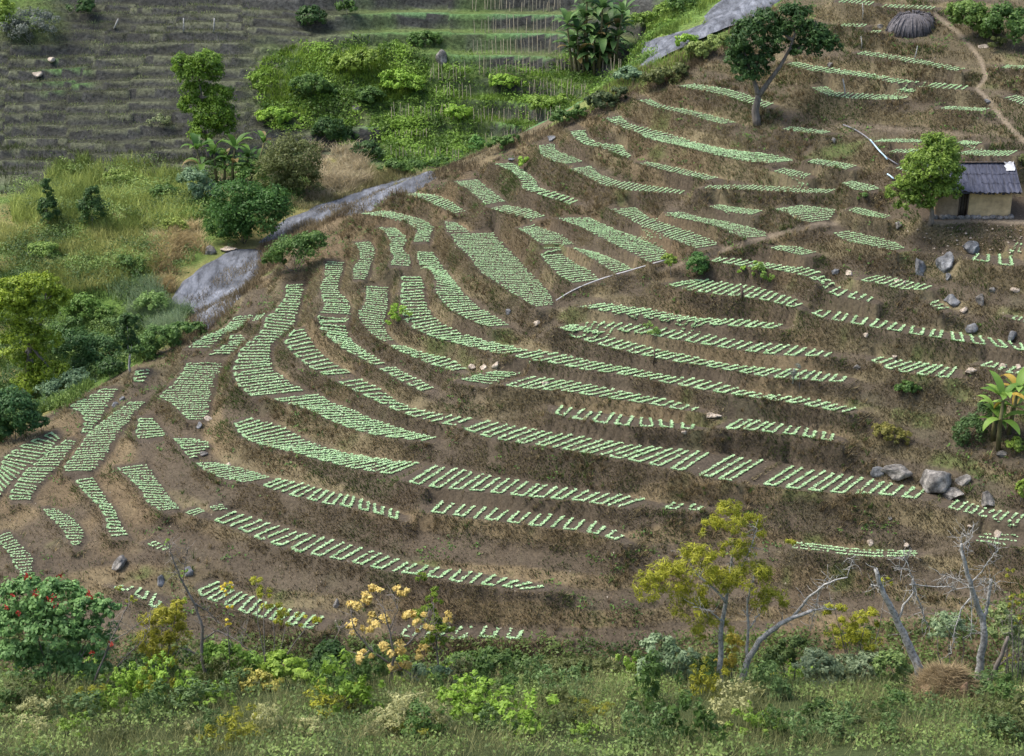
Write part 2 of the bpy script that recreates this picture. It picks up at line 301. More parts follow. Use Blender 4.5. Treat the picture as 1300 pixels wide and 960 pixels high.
# ------------------------------------------------------------------ the lie of the land
# level of the cropped slope, fitted so that every bed follows a contour
SPUR = pp('-40,560 0,556 80,515 140,482 190,462 240,428 300,383 350,338 400,300 460,264 540,226 600,214 690,168 760,128 850,92 930,45 1000,-20 1340,-20 1340,770 1000,790 700,850 500,850 300,830 150,800 -40,780')
DEG = 4
def zbasis(px, py):
    u = (np.asarray(px)-650)/650; v = (np.asarray(py)-430)/430
    return np.stack([u**i*v**j for i in range(DEG+1) for j in range(DEG+1-i)], -1)
def fit_levels():
    rows, rhs, B = [], [], []
    for n, st, l, b, lab in BEDS:
        L = pp(l); K = pp(b); B.append((L, K)); M = (L+K)/2; ln = np.linalg.norm(np.diff(M, axis=0), axis=1).sum()
        if ln > 30:
            m = resamp(M, 8); A = zbasis(m[:, 0], m[:, 1]); rows.append((A-A.mean(0))*min(1, ln/100)); rhs.append(np.zeros(8))
    for x in range(520, 1260, 20):
        seg = []
        for L, K in B:
            l = resamp(L, 60); b = resamp(K, 60); l = l[np.argsort(l[:, 0])]; b = b[np.argsort(b[:, 0])]
            yl = np.interp(x, l[:, 0], l[:, 1], left=np.nan, right=np.nan); yb = np.interp(x, b[:, 0], b[:, 1], left=np.nan, right=np.nan)
            if np.isfinite(yl) and np.isfinite(yb) and yl >= yb: seg.append((yl, yb))
        seg.sort(reverse=True)
        for a, b in zip(seg[:-1], seg[1:]):
            h = a[1]-b[0]
            if h < 2 or h > 70: continue
            ym = (a[1]+b[0])/2; al = PITCH+math.atan((ym-480)/FPX)
            dist = np.interp(ym, [0, 270, 610, 830], [118, 99, 80, 74]); k = np.interp(h, [0, 30, 45, 70], [.85, .8, .62, .55])
            rows.append((zbasis(x, (b[0]+b[1])/2)-zbasis(x, (a[0]+a[1])/2))[None]*.7); rhs.append([k*h*dist/FPX/math.cos(al)*.7])
    rows.append(zbasis([1245], [270])*20); rhs.append([-30*20])
    deg = np.array([i+j for i in range(DEG+1) for j in range(DEG+1-i)])
    rows.append(np.diag(np.where(deg > 2, .25, .02))); rhs.append(np.zeros(len(deg)))
    return np.linalg.lstsq(np.concatenate(rows), np.concatenate(rhs), rcond=None)[0]
ZC = fit_levels()
def zlevel(px, py): return zbasis(px, py)@ZC

# far side, left bank and stream: (photo x, photo y, distance) of points on the ground
FAR = '''0,0,152 150,0,152.5 300,0,153 500,0,154 700,0,154 850,0,149 950,0,142 980,0,136
0,60,146.5 150,60,147 300,60,147 0,110,142 150,110,142.5 300,100,143.5 500,100,145 620,80,147 700,130,141 770,95,142 800,60,145
0,175,136.5 150,170,137 0,235,131 150,228,131.5 300,205,134 400,190,136 500,210,134 600,190,138 640,180,139 700,155,139 760,115,138
830,75,135 900,30,138 830,45,142 860,20,145
430,240,128 330,240,126 400,275,119 450,260,123 520,238,128 345,300,117 330,330,112 290,370,108 250,392,106
20,540,93 0,500,97 100,470,100 0,450,103 0,350,112 60,400,107 150,400,107 200,420,104 100,300,117 0,260,124 200,330,113 250,300,117 215,375,108 230,410,104 150,440,102 60,520,94'''
ctl = []
for q in FAR.split():
    a = [float(c) for c in q.split(',')]; ctl.append(at_y(a[0], a[1], a[2]))
gx, gy = np.meshgrid(np.arange(-30, 1341, 62), np.arange(-10, 860, 55)); gx = gx.ravel(); gy = gy.ravel()
k = inpoly(gx, gy, SPUR); gx, gy = gx[k], gy[k]
ctl += list(at_z(gx, gy, zlevel(gx, gy)))
edge = resamp(SPUR[1:18], 60); edge[:, 1] += 6; edge[:, 0] += 4
ctl += list(at_z(edge[:, 0], edge[:, 1], zlevel(edge[:, 0], edge[:, 1])))
for x in (-34, -20, -8, 4, 16, 28, 40):                   # the near knoll, the gully in front of the beds
    ctl += [np.array([x, y, z]) for y, z in ((-6, -2), (12, -12), (26, -21), (36, -26.6), (40, -28.0), (43, -29.7), (46, -32.2), (54, -43.5))]
for x in (-24, -8, 4, 16, 26): ctl.append(np.array([x, 61, -44.2]))
for x, y, z in ((-70, 60, -44), (-75, 95, -43), (-75, 128, -38), (-70, 155, -26), (-50, 185, -12), (0, 190, -12), (50, 190, -4), (45, 150, -11), (60, 118, -20), (60, 85, -33), (65, 55, -40),
                (-110, 10, -20), (110, 10, -20), (-120, 120, -35), (120, 120, -15), (-100, 260, 25), (0, 260, 20), (100, 260, 30), (70, 30, -24), (-70, 30, -24)): ctl.append(np.array([x, y, z], float))
ctl = np.array(ctl)
def tps(r2): return .5*r2*np.log(r2+1e-6)
_P = ctl[:, :2]/50; _n = len(_P)
_K = tps(((_P[:, None]-_P[None])**2).sum(-1))+np.eye(_n)*2e-5
_A = np.zeros((_n+3, _n+3)); _A[:_n, :_n] = _K; _A[:_n, _n] = 1; _A[:_n, _n+1:] = _P; _A[_n, :_n] = 1; _A[_n+1:, :_n] = _P.T
_w = np.linalg.solve(_A, np.concatenate([ctl[:, 2], np.zeros(3)]))
BX = np.arange(-140, 141, 1.0); BY = np.arange(-10, 281, 1.0)
_gx, _gy = np.meshgrid(BX, BY); _q = np.stack([_gx.ravel(), _gy.ravel()], -1)/50; _o = np.empty(len(_q))
for i in range(0, len(_q), 20000):
    s = _q[i:i+20000]; _o[i:i+20000] = tps(((s[:, None]-_P[None])**2).sum(-1))@_w[:_n]+_w[_n]+s@_w[_n+1:]
BASE = _o.reshape(_gx.shape)
def bil(G, x, y, x0, y0, st):
    fx = np.clip((x-x0)/st, 0, G.shape[1]-1.001); fy = np.clip((y-y0)/st, 0, G.shape[0]-1.001)
    i = fx.astype(int); j = fy.astype(int); a = fx-i; b = fy-j
    return (G[j, i]*(1-a)+G[j, i+1]*a)*(1-b)+(G[j+1, i]*(1-a)+G[j+1, i+1]*a)*b
def base(x, y): return bil(BASE, np.asarray(x, float), np.asarray(y, float), BX[0], BY[0], 1.0)

# old terraces on the far side: steps cut into the smooth slope
def col_levels(px, ys):
    ys = np.array(ys, float); z = []
    for y0 in ys:
        d = ray(px, y0); t = np.linspace(118, 175, 400)/d[1]; q = d*t[:, None]; s = q[:, 2]-base(q[:, 0], q[:, 1]); i = np.argmax(s < 0); z.append(q[i, 2])
    return np.sort(np.array(z))
LEV_L = col_levels(150., [2, 12, 23, 35, 45, 60, 77, 91, 107, 119, 136, 148, 166, 184, 197, 213, 228, 240])
LEV_M = col_levels(620., [-6, 18, 43, 71, 99, 128, 156, 183, 206])
FARPOLY = pp('-200,248 60,246 200,232 300,212 350,200 420,196 480,212 560,212 640,180 700,150 800,95 812,50 870,-40 870,-200 -200,-200')
def step(zb, lev, w=.2):
    i = np.clip(np.searchsorted(lev, zb)-1, 0, len(lev)-2); lo = lev[i]; hi = lev[i+1]; f = np.clip((zb-lo)/(hi-lo), 0, 1)
    return np.where((zb > lev[0]) & (zb < lev[-1]), lo+(hi-lo)*np.clip((f-(1-w))/w, 0, 1), zb), f
def far_terrace(x, y, zb):
    px, py = project(np.stack([x, y, zb], -1))
    m = inpoly(px, py, FARPOLY) & (y > 105)
    nz = (fbm(x, y, 16, 2)-.5)*.55+(fbm(x, y, 2.5, 2)-.5)*.14
    blk = (_nt[(np.floor(x/6.5+1.5*fbm(x, y, 11, 2)).astype(int)*7) & 255, 3]-.5)*.5*smooth(118, 124, y); nz = nz+blk; a, fa = step(zb+nz, LEV_L, .16); b, fb = step(zb+nz*.6, LEV_M, .22)
    t = smooth(330, 440, px+60*(fbm(x, y, 9, 2)-.5)); z = (a-nz)*(1-t)+(b-nz*.6)*t; f = np.where(t < .5, fa, fb)
    wild = .8*smooth(.48, .64, fbm(x, y, 8, 3))*smooth(290, 380, px)*(1-smooth(520, 600, px))*smooth(38, 62, py)      # rough ground between the two terraced parts
    wild = np.maximum(wild, smooth(100, 30, px)*smooth(60, 30, py))
    z = z*(1-wild)+zb*wild
    return np.where(m, z, zb), np.where(m, f, -1.), np.where(m, wild, 0), px, py, m

# beds on the cropped slope, rasterised on a fine grid
X0, X1, Y0, Y1, ST = -38.0, 38.0, 57.0, 126.0, .152
GXn = int((X1-X0)/ST)+1; GYn = int((Y1-Y0)/ST)+1
GX, GY = np.meshgrid(X0+np.arange(GXn)*ST, Y0+np.arange(GYn)*ST)
zb = base(GX, GY); zf, FSTEP, WILD, PXg, PYg, FARM = far_terrace(GX, GY, zb)
acc = np.zeros(GX.size); cnt = np.zeros(GX.size); tight = np.zeros(GX.size, bool)
BEDW = []
for n, st, l, b, lab in BEDS:
    L = pp(l); K = pp(b); M = (L+K)/2; z = zlevel(M[:, 0], M[:, 1]); z = z.mean()+.45*(z-z.mean())
    if len(z) > 4: z = np.convolve(np.pad(z, 2, mode='edge'), np.ones(5)/5, 'valid')
    Lw = at_z(L[:, 0], L[:, 1], z); Kw = at_z(K[:, 0], K[:, 1], z); cl = np.concatenate([[0], np.cumsum(np.linalg.norm(np.diff((Lw+Kw)/2, axis=0), axis=1))]); cl /= cl[-1]; tt = np.linspace(0, 1, 2*len(cl)+3)
    Lw = np.stack([np.interp(tt, cl, Lw[:, i]) for i in range(3)], -1); Kw = np.stack([np.interp(tt, cl, Kw[:, i]) for i in range(3)], -1); BEDW.append((Lw, Kw))
    ln = max(np.linalg.norm(np.diff(Lw, axis=0), axis=1).sum(), np.linalg.norm(np.diff(Kw, axis=0), axis=1).sum())
    wd = np.linalg.norm(Lw-Kw, axis=1).mean()
    nu = int(ln/.06)+12; nv = int(wd/.06)+14
    U = np.linspace(-.35/ln, 1+.35/ln, nu); a = at_t(Lw, U); c = at_t(Kw, U)
    e0 = (U < 0)[:, None]*(U*(ln))[:, None]; e1 = (U > 1)[:, None]*((U-1)*ln)[:, None]
    d0 = (Lw[1]-Lw[0]+Kw[1]-Kw[0]); d0 /= np.linalg.norm(d0); d1 = (Lw[-1]-Lw[-2]+Kw[-1]-Kw[-2]); d1 /= np.linalg.norm(d1)
    a = a+e0*d0+e1*d1; c = c+e0*d0+e1*d1
    ac = c-a; w_ = np.linalg.norm(ac, axis=1)[:, None]+1e-6; ac = ac/w_
    a = a-ac*.20; c = c+ac*.26
    V_ = np.linspace(0, 1, nv)[None, :, None]; P_ = (a[:, None]*(1-V_)+c[:, None]*V_).reshape(-1, 3)
    wv = np.linspace(0, 1, nv)[None]*(w_+.46); P_[:, 2] += (np.where(wv < .14, .06, 0)-np.where(wv > w_+.46-.22, .14, 0)).reshape(-1)     # raised lip, trench at the foot of the bank
    ix = np.round((P_[:, 0]-X0)/ST).astype(int); iy = np.round((P_[:, 1]-Y0)/ST).astype(int)
    ok = (ix >= 0) & (ix < GXn) & (iy >= 0) & (iy < GYn); idx = (iy*GXn+ix)[ok]
    wv = np.linspace(0, 1, nv)[None]*(w_+.46); core = ((wv > .10) & (wv < w_+.46-.12)).reshape(-1)[ok]
    wt = np.where(core, 1., .02); tight[idx[core]] = True
    np.add.at(acc, idx, P_[ok, 2]*wt); np.add.at(cnt, idx, wt)
BM = (cnt > 0).reshape(GX.shape)
zbed = np.where(BM, (acc/np.maximum(cnt, 1e-9)).reshape(GX.shape), 0)
# level yard the hut stands on
HUT = at_z(1237., 278., -30.3)
yj = 1.6*(fbm(GX, GY, 2.2, 3)-.5); yard = (GX > HUT[0]-3.4+yj) & (GX < HUT[0]+5.5) & (GY > HUT[1]-1.0+yj-.10*(GX-HUT[0])) & (GY < HUT[1]+4.4+yj)
BM |= yard; zbed = np.where(yard, -30.3, zbed)
LEV_S = np.arange(-46, -10, .95); nzs = (fbm(GX, GY, 12, 2)-.5)*.9+(fbm(GX, GY, 2.5, 2)-.5)*.16; stp, FSP = step(zb+nzs, LEV_S, .30)
inspur = inpoly(PXg, PYg, SPUR) & (~FARM) & (GY > 62); d0 = np.where(inspur, (stp-nzs-zb)*.95, 0.); SPFLAT = np.where(inspur, smooth(.72, .62, FSP)*smooth(-.02, .06, FSP), 0)
dl = np.where(BM, zbed-zb, d0); fixed = dl.copy(); lam = (ST/.6)**2; s = 4/(4+lam)
for it in range(260):
    a = np.empty_like(dl)
    a[1:-1, 1:-1] = (dl[:-2, 1:-1]+dl[2:, 1:-1]+dl[1:-1, :-2]+dl[1:-1, 2:])*.25*s+d0[1:-1, 1:-1]*(1-s)
    a[0] = a[1]; a[-1] = a[-2]; a[:, 0] = a[:, 1]; a[:, -1] = a[:, -2]
    dl = np.where(BM, fixed, a)
bedf = (tight.reshape(GX.shape) | yard).astype(float)
for it in range(2):
    bedf[1:-1, 1:-1] = (bedf[:-2, 1:-1]+bedf[2:, 1:-1]+bedf[1:-1, :-2]+bedf[1:-1, 2:]+2*bedf[1:-1, 1:-1])/6
ZG = np.where(FARM, zf, zb+dl)
nb = np.clip(1-bedf*1.2, 0, 1)
lump = np.clip(1-BM.astype(float)*1., 0, 1)
for it in range(2): lump[1:-1, 1:-1] = (lump[:-2, 1:-1]+lump[2:, 1:-1]+lump[1:-1, :-2]+lump[1:-1, 2:]+2*lump[1:-1, 1:-1])/6
ZG = ZG+lump*((fbm(GX, GY, 1.6, 3)-.5)*.16+(fbm(GX, GY, .5, 2)-.5)*.11)*np.where(FARM, .5, 1)+(1-nb)*(fbm(GX, GY, .4, 2)-.5)*.035
def ground(x, y):
    x = np.asarray(x, float); y = np.asarray(y, float)
    inn = (x > X0) & (x < X1) & (y > Y0) & (y < Y1)
    b = base(x, y); f, _, _, _, _, _ = far_terrace(x, y, b)
    return np.where(inn, bil(ZG, x, y, X0, Y0, ST), f)
def hit(px, py, ya=None, yb=172.):
    """first ground point seen through a photo pixel"""
    d = ray(float(px), float(py)); y = np.arange(ya if ya else 57.3, yb, .12); q = d*(y/d[1])[:, None]
    s = q[:, 2]-ground(q[:, 0], q[:, 1]); i = int(np.argmax(s < 0)) if (s < 0).any() else len(y)-1
    p = q[i].copy(); p[2] = float(ground(p[0], p[1])); return p
# ------------------------------------------------------------------ ground sheets and their colours
SOIL = np.array([.071, .058, .043]); DRY1 = np.array([.25, .21, .12]); DRY2 = np.array([.090, .076, .048]); GREEN = np.array([.075, .125, .030])
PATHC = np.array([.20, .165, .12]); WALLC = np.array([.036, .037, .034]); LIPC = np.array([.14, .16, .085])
TRAILS = [pp('1186,18 1215,40 1232,58 1246,78 1252,98 1240,113 1256,128 1268,146 1290,170 1305,182'), pp('835,343 870,333 905,322 950,308 1000,294 1040,285 1062,284'),
          pp('1180,284 1230,280 1305,282'), pp('1040,162 1090,160 1150,165 1200,170 1265,170')]
FURROWS = [pp('415,641 432,628 448,613'), pp('512,624 530,606 560,580'), pp('620,497 650,480 672,474'), pp('270,655 300,645 340,622'), pp('330,500 318,512 322,520')]
def ground_cols(x, y, z, bed, fst, wild, farm, slope, flat2=None):
    px, py = project(np.stack([x, y, z], -1))
    n1 = fbm(x, y, 5, 4)[..., None]; n2 = fbm(x+40, y, 1.1, 4)[..., None]; n3 = fbm(x, y+90, 11, 3)[..., None]
    t = smooth(.32, .68, .5*n1+.5*n2)
    c = DRY2*(1-t)+(.45*DRY1+.55*DRY2)*t
    c = c*(1-.35*smooth(.52, .66, n3))+.35*smooth(.52, .66, n3)*np.array([.15, .10, .058])        # rusty dry patches
    g = smooth(.60, .72, .6*fbm(x-70, y+20, 3, 4)[..., None]+.4*n2)
    c = c*(1-.6*g)+GREEN*.8*.6*g
    so = SOIL*(.8+.4*n2)
    if flat2 is not None: q = flat2[..., None]*smooth(.30, .45, n1)*.85; c = c*(1-q)+so*q
    b = bed[..., None]*(1-.85*smooth(.45, .95, slope)[..., None] if np.ndim(slope) else 1)
    c = c*(1-b)+so*b
    # left bank, grassy
    lf = ((inpoly(px, py, pp('-300,900 -300,245 230,240 330,235 420,200 560,215 345,300 215,395 235,425 140,482 80,515 0,556')) & (y > 80)))[..., None]
    gl = smooth(.35, .65, n1); c = np.where(lf, (GREEN*(.9+.5*n2))*(1-gl)+np.array([.16, .15, .06])*gl, c)
    # far side
    f = fst[..., None]; left = smooth(520, 400, px)[..., None]
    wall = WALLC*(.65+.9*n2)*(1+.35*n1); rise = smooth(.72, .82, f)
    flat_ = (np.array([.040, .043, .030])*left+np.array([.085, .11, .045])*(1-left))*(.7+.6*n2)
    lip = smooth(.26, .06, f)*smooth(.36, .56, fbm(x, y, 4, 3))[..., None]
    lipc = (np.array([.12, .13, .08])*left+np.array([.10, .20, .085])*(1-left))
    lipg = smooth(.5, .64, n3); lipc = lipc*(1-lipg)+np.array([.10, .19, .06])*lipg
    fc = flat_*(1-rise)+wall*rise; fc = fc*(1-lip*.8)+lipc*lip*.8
    w = wild[..., None]; wc = (GREEN*1.0*(.8+.5*n1))*(1-t*.5)+DRY2*t*.6
    grn = smooth(.45, .6, fbm(x+9, y-40, 6, 4))[..., None]*(1-left)
    fc = fc*(1-w)+wc*w; fc = fc*(1-.5*grn)+GREEN*(.8+.5*n2)*.5*grn
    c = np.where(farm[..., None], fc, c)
    ub = (inpoly(px, py, pp('690,165 760,110 800,95 812,50 870,-60 1010,-60 1000,-5 940,48 900,66 850,96 760,132')) & (y > 112) & (~farm))[..., None]; c = np.where(ub, GREEN*(.9+.7*n2)*(1-.5*gl)+np.array([.20, .19, .08])*.5*gl, c)
    # near knoll and the gully in front: undergrowth
    nr = smooth(60.5, 57, y)[..., None]*(~farm)[..., None]; c = c*(1-nr)+nr*(np.array([.05, .065, .025])*(.7+.6*n1))
    for i, tr in enumerate(TRAILS):
        m = smooth(4.2, 1.2, distline(px, py, tr)+5*(n2[..., 0]-.5))[..., None]*(.85, .55, .8, .4)[i]; c = c*(1-m)+PATHC*m*(.8+.4*n2)
    for tr in FURROWS:
        m = smooth(4, 1.5, distline(px, py, tr))[..., None]*.6; c = c*(1-m)+SOIL*.9*m
    return np.clip(c, .004, .9)
def grid_faces(ny, nx):
    i = np.arange((ny-1)*(nx-1)); r = i//(nx-1); q = i % (nx-1); a = r*nx+q
    return np.stack([a, a+1, a+nx+1, a+nx], -1)
def slope_of(Z, st):
    gy_, gx_ = np.gradient(Z, st); return np.hypot(gx_, gy_)
SLG = slope_of(ZG, ST)
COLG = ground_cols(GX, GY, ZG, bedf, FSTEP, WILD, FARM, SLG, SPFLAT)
# a field-side drop of the sheet edge hides the seams between the sheets
struct(mesh_obj('hillside', np.stack([GX, GY, ZG], -1).reshape(-1, 3), grid_faces(GYn, GXn), M_GROUND, col=COLG.reshape(-1, 3), smooth_shade=True))
def sheet(name, x0, x1, y0, y1, st, sink=0.):
    xs = np.linspace(x0, x1, int(round((x1-x0)/st))+1); ys = np.linspace(y0, y1, int(round((y1-y0)/st))+1)
    x, y = np.meshgrid(xs, ys); b = base(x, y); z, f, w, px, py, m = far_terrace(x, y, b)
    z = z+(fbm(x, y, 1.4, 3)-.5)*np.where(m, .05, .3)-sink
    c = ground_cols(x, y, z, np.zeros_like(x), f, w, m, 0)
    return struct(mesh_obj(name, np.stack([x, y, z], -1).reshape(-1, 3), grid_faces(*x.shape), M_FARGROUND if name == 'far_hillside' else M_GROUND, col=c.reshape(-1, 3), smooth_shade=True))
sheet('far_hillside', -56, 56, 125.8, 172, .235, 0)
sheet('valley_side', -62, -37.8, 57, 126, .35, .02)
sheet('hill_flank', 37.8, 62, 57, 126, .5, .02)
sheet('near_slope', -62, 62, -8, 57.2, .8, .02)
def outer():
    xs = np.linspace(-600, 600, 121); ys = np.linspace(-300, 900, 121); x, y = np.meshgrid(xs, ys)
    z = base(np.clip(x, -130, 130), np.clip(y, -8, 270))+np.maximum(y-270, 0)*.22+np.maximum(np.abs(x)-130, 0)*.08-np.maximum(-8-y, 0)*.05
    inside = (np.abs(x) < 62) & (y > -8) & (y < 172); z = np.where(inside, z-6, z-.4)
    c = ground_cols(x, y, z, np.zeros_like(x), np.full_like(x, -1), np.zeros_like(x), np.zeros(x.shape, bool), 0)
    struct(mesh_obj('surrounding_hills', np.stack([x, y, z], -1).reshape(-1, 3), grid_faces(*x.shape), M_GROUND, col=c.reshape(-1, 3), smooth_shade=True))
outer()

# ------------------------------------------------------------------ seedling beds: every bed a thing, every row a part
CROPA = np.array([.50, .69, .42]); CROPB = np.array([.30, .50, .24])
def plants_mesh(pts, r, sz=.056):
    """rosettes of leaves at pts"""
    n = len(pts); k = 4
    ang = r.random((n, 1))*6.28+np.arange(k)[None]*(6.283/k)+r.normal(0, .25, (n, k))
    size = sz*(1+.4*r.random((n, 1)))*np.where(r.random((n, 1)) < .12, .6, 1)*(.75+.5*r.random((n, k))); lift = .25+.75*r.random((n, k))
    d = np.stack([np.cos(ang), np.sin(ang), 0*ang], -1); s = np.stack([-np.sin(ang), np.cos(ang), 0*ang], -1)
    up = np.array([0, 0, 1.]); base_ = pts[:, None]+np.array([0, 0, .015])
    tip = base_+d*size[..., None]*1.25+up*(size*lift)[..., None]
    mid = base_+d*size[..., None]*.65+up*(size*lift*.8+.02)[..., None]
    a = mid+s*size[..., None]*.52; b = mid-s*size[..., None]*.52
    V = np.stack([base_+0*tip, a, tip, b], 2).reshape(-1, 3); Fq = np.arange(n*k*4).reshape(-1, 4)
    t = r.random((n, 1))*.7+r.random((n, k))*.3; c = (CROPB+(CROPA-CROPB)*t[..., None]).reshape(-1, 3)
    return V, Fq, c
bedgroup = 'seedling beds on the terraced hillside'
NROW = 0
for (n, st, l, b, lab), (Lw, Kw) in zip(BEDS, BEDW):
    r = np.random.default_rng(1000+NROW)
    c0 = (Lw.mean(0)+Kw.mean(0))/2
    bed = thing('vegetable_bed', 'pale green seedling rows, '+lab, 'vegetable bed', c0, bedgroup)
    SZ = float(np.clip(.15*np.linalg.norm(np.diff((Lw+Kw)/2, axis=0), axis=1).sum()/n, .042, .068)) if st != 'a' else .055
    def put(pts, nm='crop_row'):
        pts = np.asarray(pts); 
        z = ground(pts[:, 0], pts[:, 1]); pts = pts.copy(); pts[:, 2] = z
        V, Fq, c = plants_mesh(pts, r, SZ); mesh_obj(nm, V, Fq, M_CROP, bed, fcol=c, loc=c0)['kind'] = 'stuff'
    def along(poly, sp, gap):
        seg = np.linalg.norm(np.diff(poly, axis=0), axis=1); cum = np.concatenate([[0], np.cumsum(seg)]); m = max(2, int(cum[-1]/sp)+1)
        s_ = np.linspace(0, cum[-1], m)+r.normal(0, .02, m); q = np.stack([np.interp(s_, cum, poly[:, i]) for i in range(3)], -1)
        q[:, :2] += r.normal(0, .014, (m, 2)); kp = r.random(m) > gap
        kp[0] = True; return q[kp]
    gap = .32 if st == 's' else .07
    if st == 'a':
        for v in np.linspace(.08, .92, n):
            q = Lw*(1-v)+Kw*v; put(along(q, .11, .22)); NROW += 1
        continue
    ts = (np.arange(n)+.5)/n+r.normal(0, .06/n, n)
    wid = np.linalg.norm(Lw-Kw, axis=1).mean(); j = 0
    while j < n:
        loop = st in 'us' and j+1 < n and r.random() < .93
        js = [j, j+1] if loop else [j]
        e = [at_t(Lw, np.array([ts[q]]))[0] for q in js]; h = [at_t(Kw, np.array([ts[q]]))[0] for q in js]
        e = [p+(q-p)*r.uniform(0, .06) for p, q in zip(e, h)]; h = [q+(p-q)*r.uniform(0, .10) for p, q in zip(e, h)]
        poly = np.array([h[0], e[0], e[1], h[1]]) if loop else np.array([h[0], e[0]])
        if not loop and st in 'r' and r.random() < .5 and j+1 < n:
            poly = np.array([h[0], e[0], e[0]+(at_t(Lw, np.array([ts[j+1]]))[0]-e[0])*.5])
        put(along(poly, .075, gap)); NROW += 1
        j += len(js)
print('beds', len(BEDS), 'rows', NROW)
# ------------------------------------------------------------------ plant helpers
def blades_mesh(p, h, w, lean, col, r, two=False):
    n = len(p); a = r.random(n)*6.283; s = np.stack([np.cos(a), np.sin(a), 0*a], -1)*(w*.5)[:, None]
    tip = p+np.stack([lean[:, 0]*h, lean[:, 1]*h, h], -1)
    if two:
        mid = p+np.stack([lean[:, 0]*h*.35, lean[:, 1]*h*.35, h*.62], -1)
        V = np.stack([p-s, p+s, mid+s*.8, tip, mid-s*.8], 1).reshape(-1, 3); i = np.arange(n)*5
        Fq = np.concatenate([np.stack([i, i+1, i+2], -1), np.stack([i, i+2, i+4], -1), np.stack([i+4, i+2, i+3], -1)], 1).reshape(-1, 3)
        return V, Fq, np.repeat(col, 3, 0)
    V = np.stack([p-s, p+s, tip], 1).reshape(-1, 3); return V, np.arange(n*3).reshape(-1, 3), col
def stuff_obj(name, V, Fq, c, mat, label, cat):
    return tag(mesh_obj(name, V, Fq, mat, fcol=c), label, cat, kind='stuff')
def scatter(x0, x1, y0, y1, n, poly=None, r=rng):
    x = r.uniform(x0, x1, n); y = r.uniform(y0, y1, n); z = ground(x, y); p = np.stack([x, y, z], -1); px, py = project(p)
    k = (px > -25) & (px < 1325) & (py > -25) & (py < 985)
    if poly is not None: k &= inpoly(px, py, poly)
    return p[k], px[k], py[k]
def downhill(p):
    e = .25; gx_ = (ground(p[:, 0]+e, p[:, 1])-ground(p[:, 0]-e, p[:, 1]))/(2*e); gy_ = (ground(p[:, 0], p[:, 1]+e)-ground(p[:, 0], p[:, 1]-e))/(2*e)
    return -np.stack([gx_, gy_], -1)

# dry matted grass on the banks between the beds
r = np.random.default_rng(11)
TIGHT = tight.reshape(GX.shape) | yard
def bank_points(m, r, thr, pw):
    fx = r.uniform(0, GXn-2, m); fy = r.uniform(0, GYn-2, m); ix = fx.astype(int); iy = fy.astype(int)
    x = X0+fx*ST; y = Y0+fy*ST; z = bil(ZG, x, y, X0, Y0, ST); px, py = project(np.stack([x, y, z], -1))
    dens = np.clip((.16+1.1*smooth(.3, .7, SLG[iy, ix]))*(1+1.3*np.minimum(SLG[iy, ix], 3))/3.2, 0, 1)*smooth(thr, thr+.25, fbm(x, y, pw, 3))
    k = (~TIGHT[iy, ix]) & (~FARM[iy, ix]) & (px > -15) & (px < 1315) & (py > -15) & (py < 900) & (r.random(m) < dens) & (inpoly(px, py, SPUR+np.array([0, 4])) | (py > 700))
    for tr in TRAILS[:3]: k &= distline(px, py, tr) > 3
    return np.stack([x, y, z], -1)[k], COLG[iy, ix][k]
p, base_c = bank_points(2300000, r, .16, .9); n = len(p)
dh = downhill(p); dh /= np.maximum(np.linalg.norm(dh, axis=1), .3)[:, None]
tone = r.random((n, 1))**1.3; dry = np.array([.45, .385, .22])*(.35+.9*tone); old = np.array([.155, .13, .078])*(.35+1.3*tone); gr = np.array([.085, .125, .035])*(.5+1.0*tone)
f1 = .22+.5*smooth(.38, .62, fbm(p[:, 0], p[:, 1], 3.2, 4)+.45*(r.random(n)-.5))[:, None]
f2 = (fbm(p[:, 0]-30, p[:, 1]+70, 2.0, 3)+.3*(r.random(n)-.5) > .60)[:, None]
rust = smooth(.56, .68, fbm(p[:, 0], p[:, 1]+90, 9, 3))[:, None]
c = old*(1-f1)+dry*f1; c = c*(1-rust*.35)+rust*.35*np.array([.19, .125, .065])*(.4+1.1*tone); c = np.where(f2, gr, c)
h = (.07+.17*r.random(n)**1.6)*(.6+1.0*fbm(p[:, 0]+5, p[:, 1], 1.0, 2)); w = .028+.032*r.random(n)
lean = dh*(.45+.7*r.random((n, 1)))+r.normal(0, .35, (n, 2))
V, Fq, c = blades_mesh(p-np.array([0, 0, .01]), h, w, lean, c, r)
stuff_obj('bank_grass', V, Fq, c, M_GRASS, 'short dry brown grass matted over the terrace banks', 'grass')
# arching tussocks, rusty and straw coloured
p, base_c = bank_points(60000, r, .42, 3.5); n = len(p); print('bank grass', len(Fq), 'tussocks', n); kk = 11
pp_ = np.repeat(p, kk, 0)+r.normal(0, .05, (n*kk, 3))*np.array([1, 1, 0]); a = r.random(n*kk)*6.283; sz = np.repeat(.16+.28*r.random(n), kk); t1 = np.repeat(r.random((n, 1)), kk, 0)
t2 = r.random((n*kk, 1)); c = (np.array([.13, .095, .055])*(1-t1)+np.array([.36, .285, .155])*t1)*(.35+1.0*t2); gt = np.repeat(r.random(n) < .14, kk)[:, None]; c = np.where(gt, np.array([.09, .14, .04])*(.5+t2), c)
V, Fq, c = blades_mesh(pp_, sz*(.6+.6*r.random(n*kk)), np.full(n*kk, .03), np.stack([np.cos(a), np.sin(a)], -1)*(.3+.9*r.random((n*kk, 1)))+np.repeat(downhill(p), kk, 0)*.25, c, r, True)
stuff_obj('bank_tussocks', V, Fq, c, M_GRASS, 'arching rusty brown grass tussocks on the banks', 'grass')

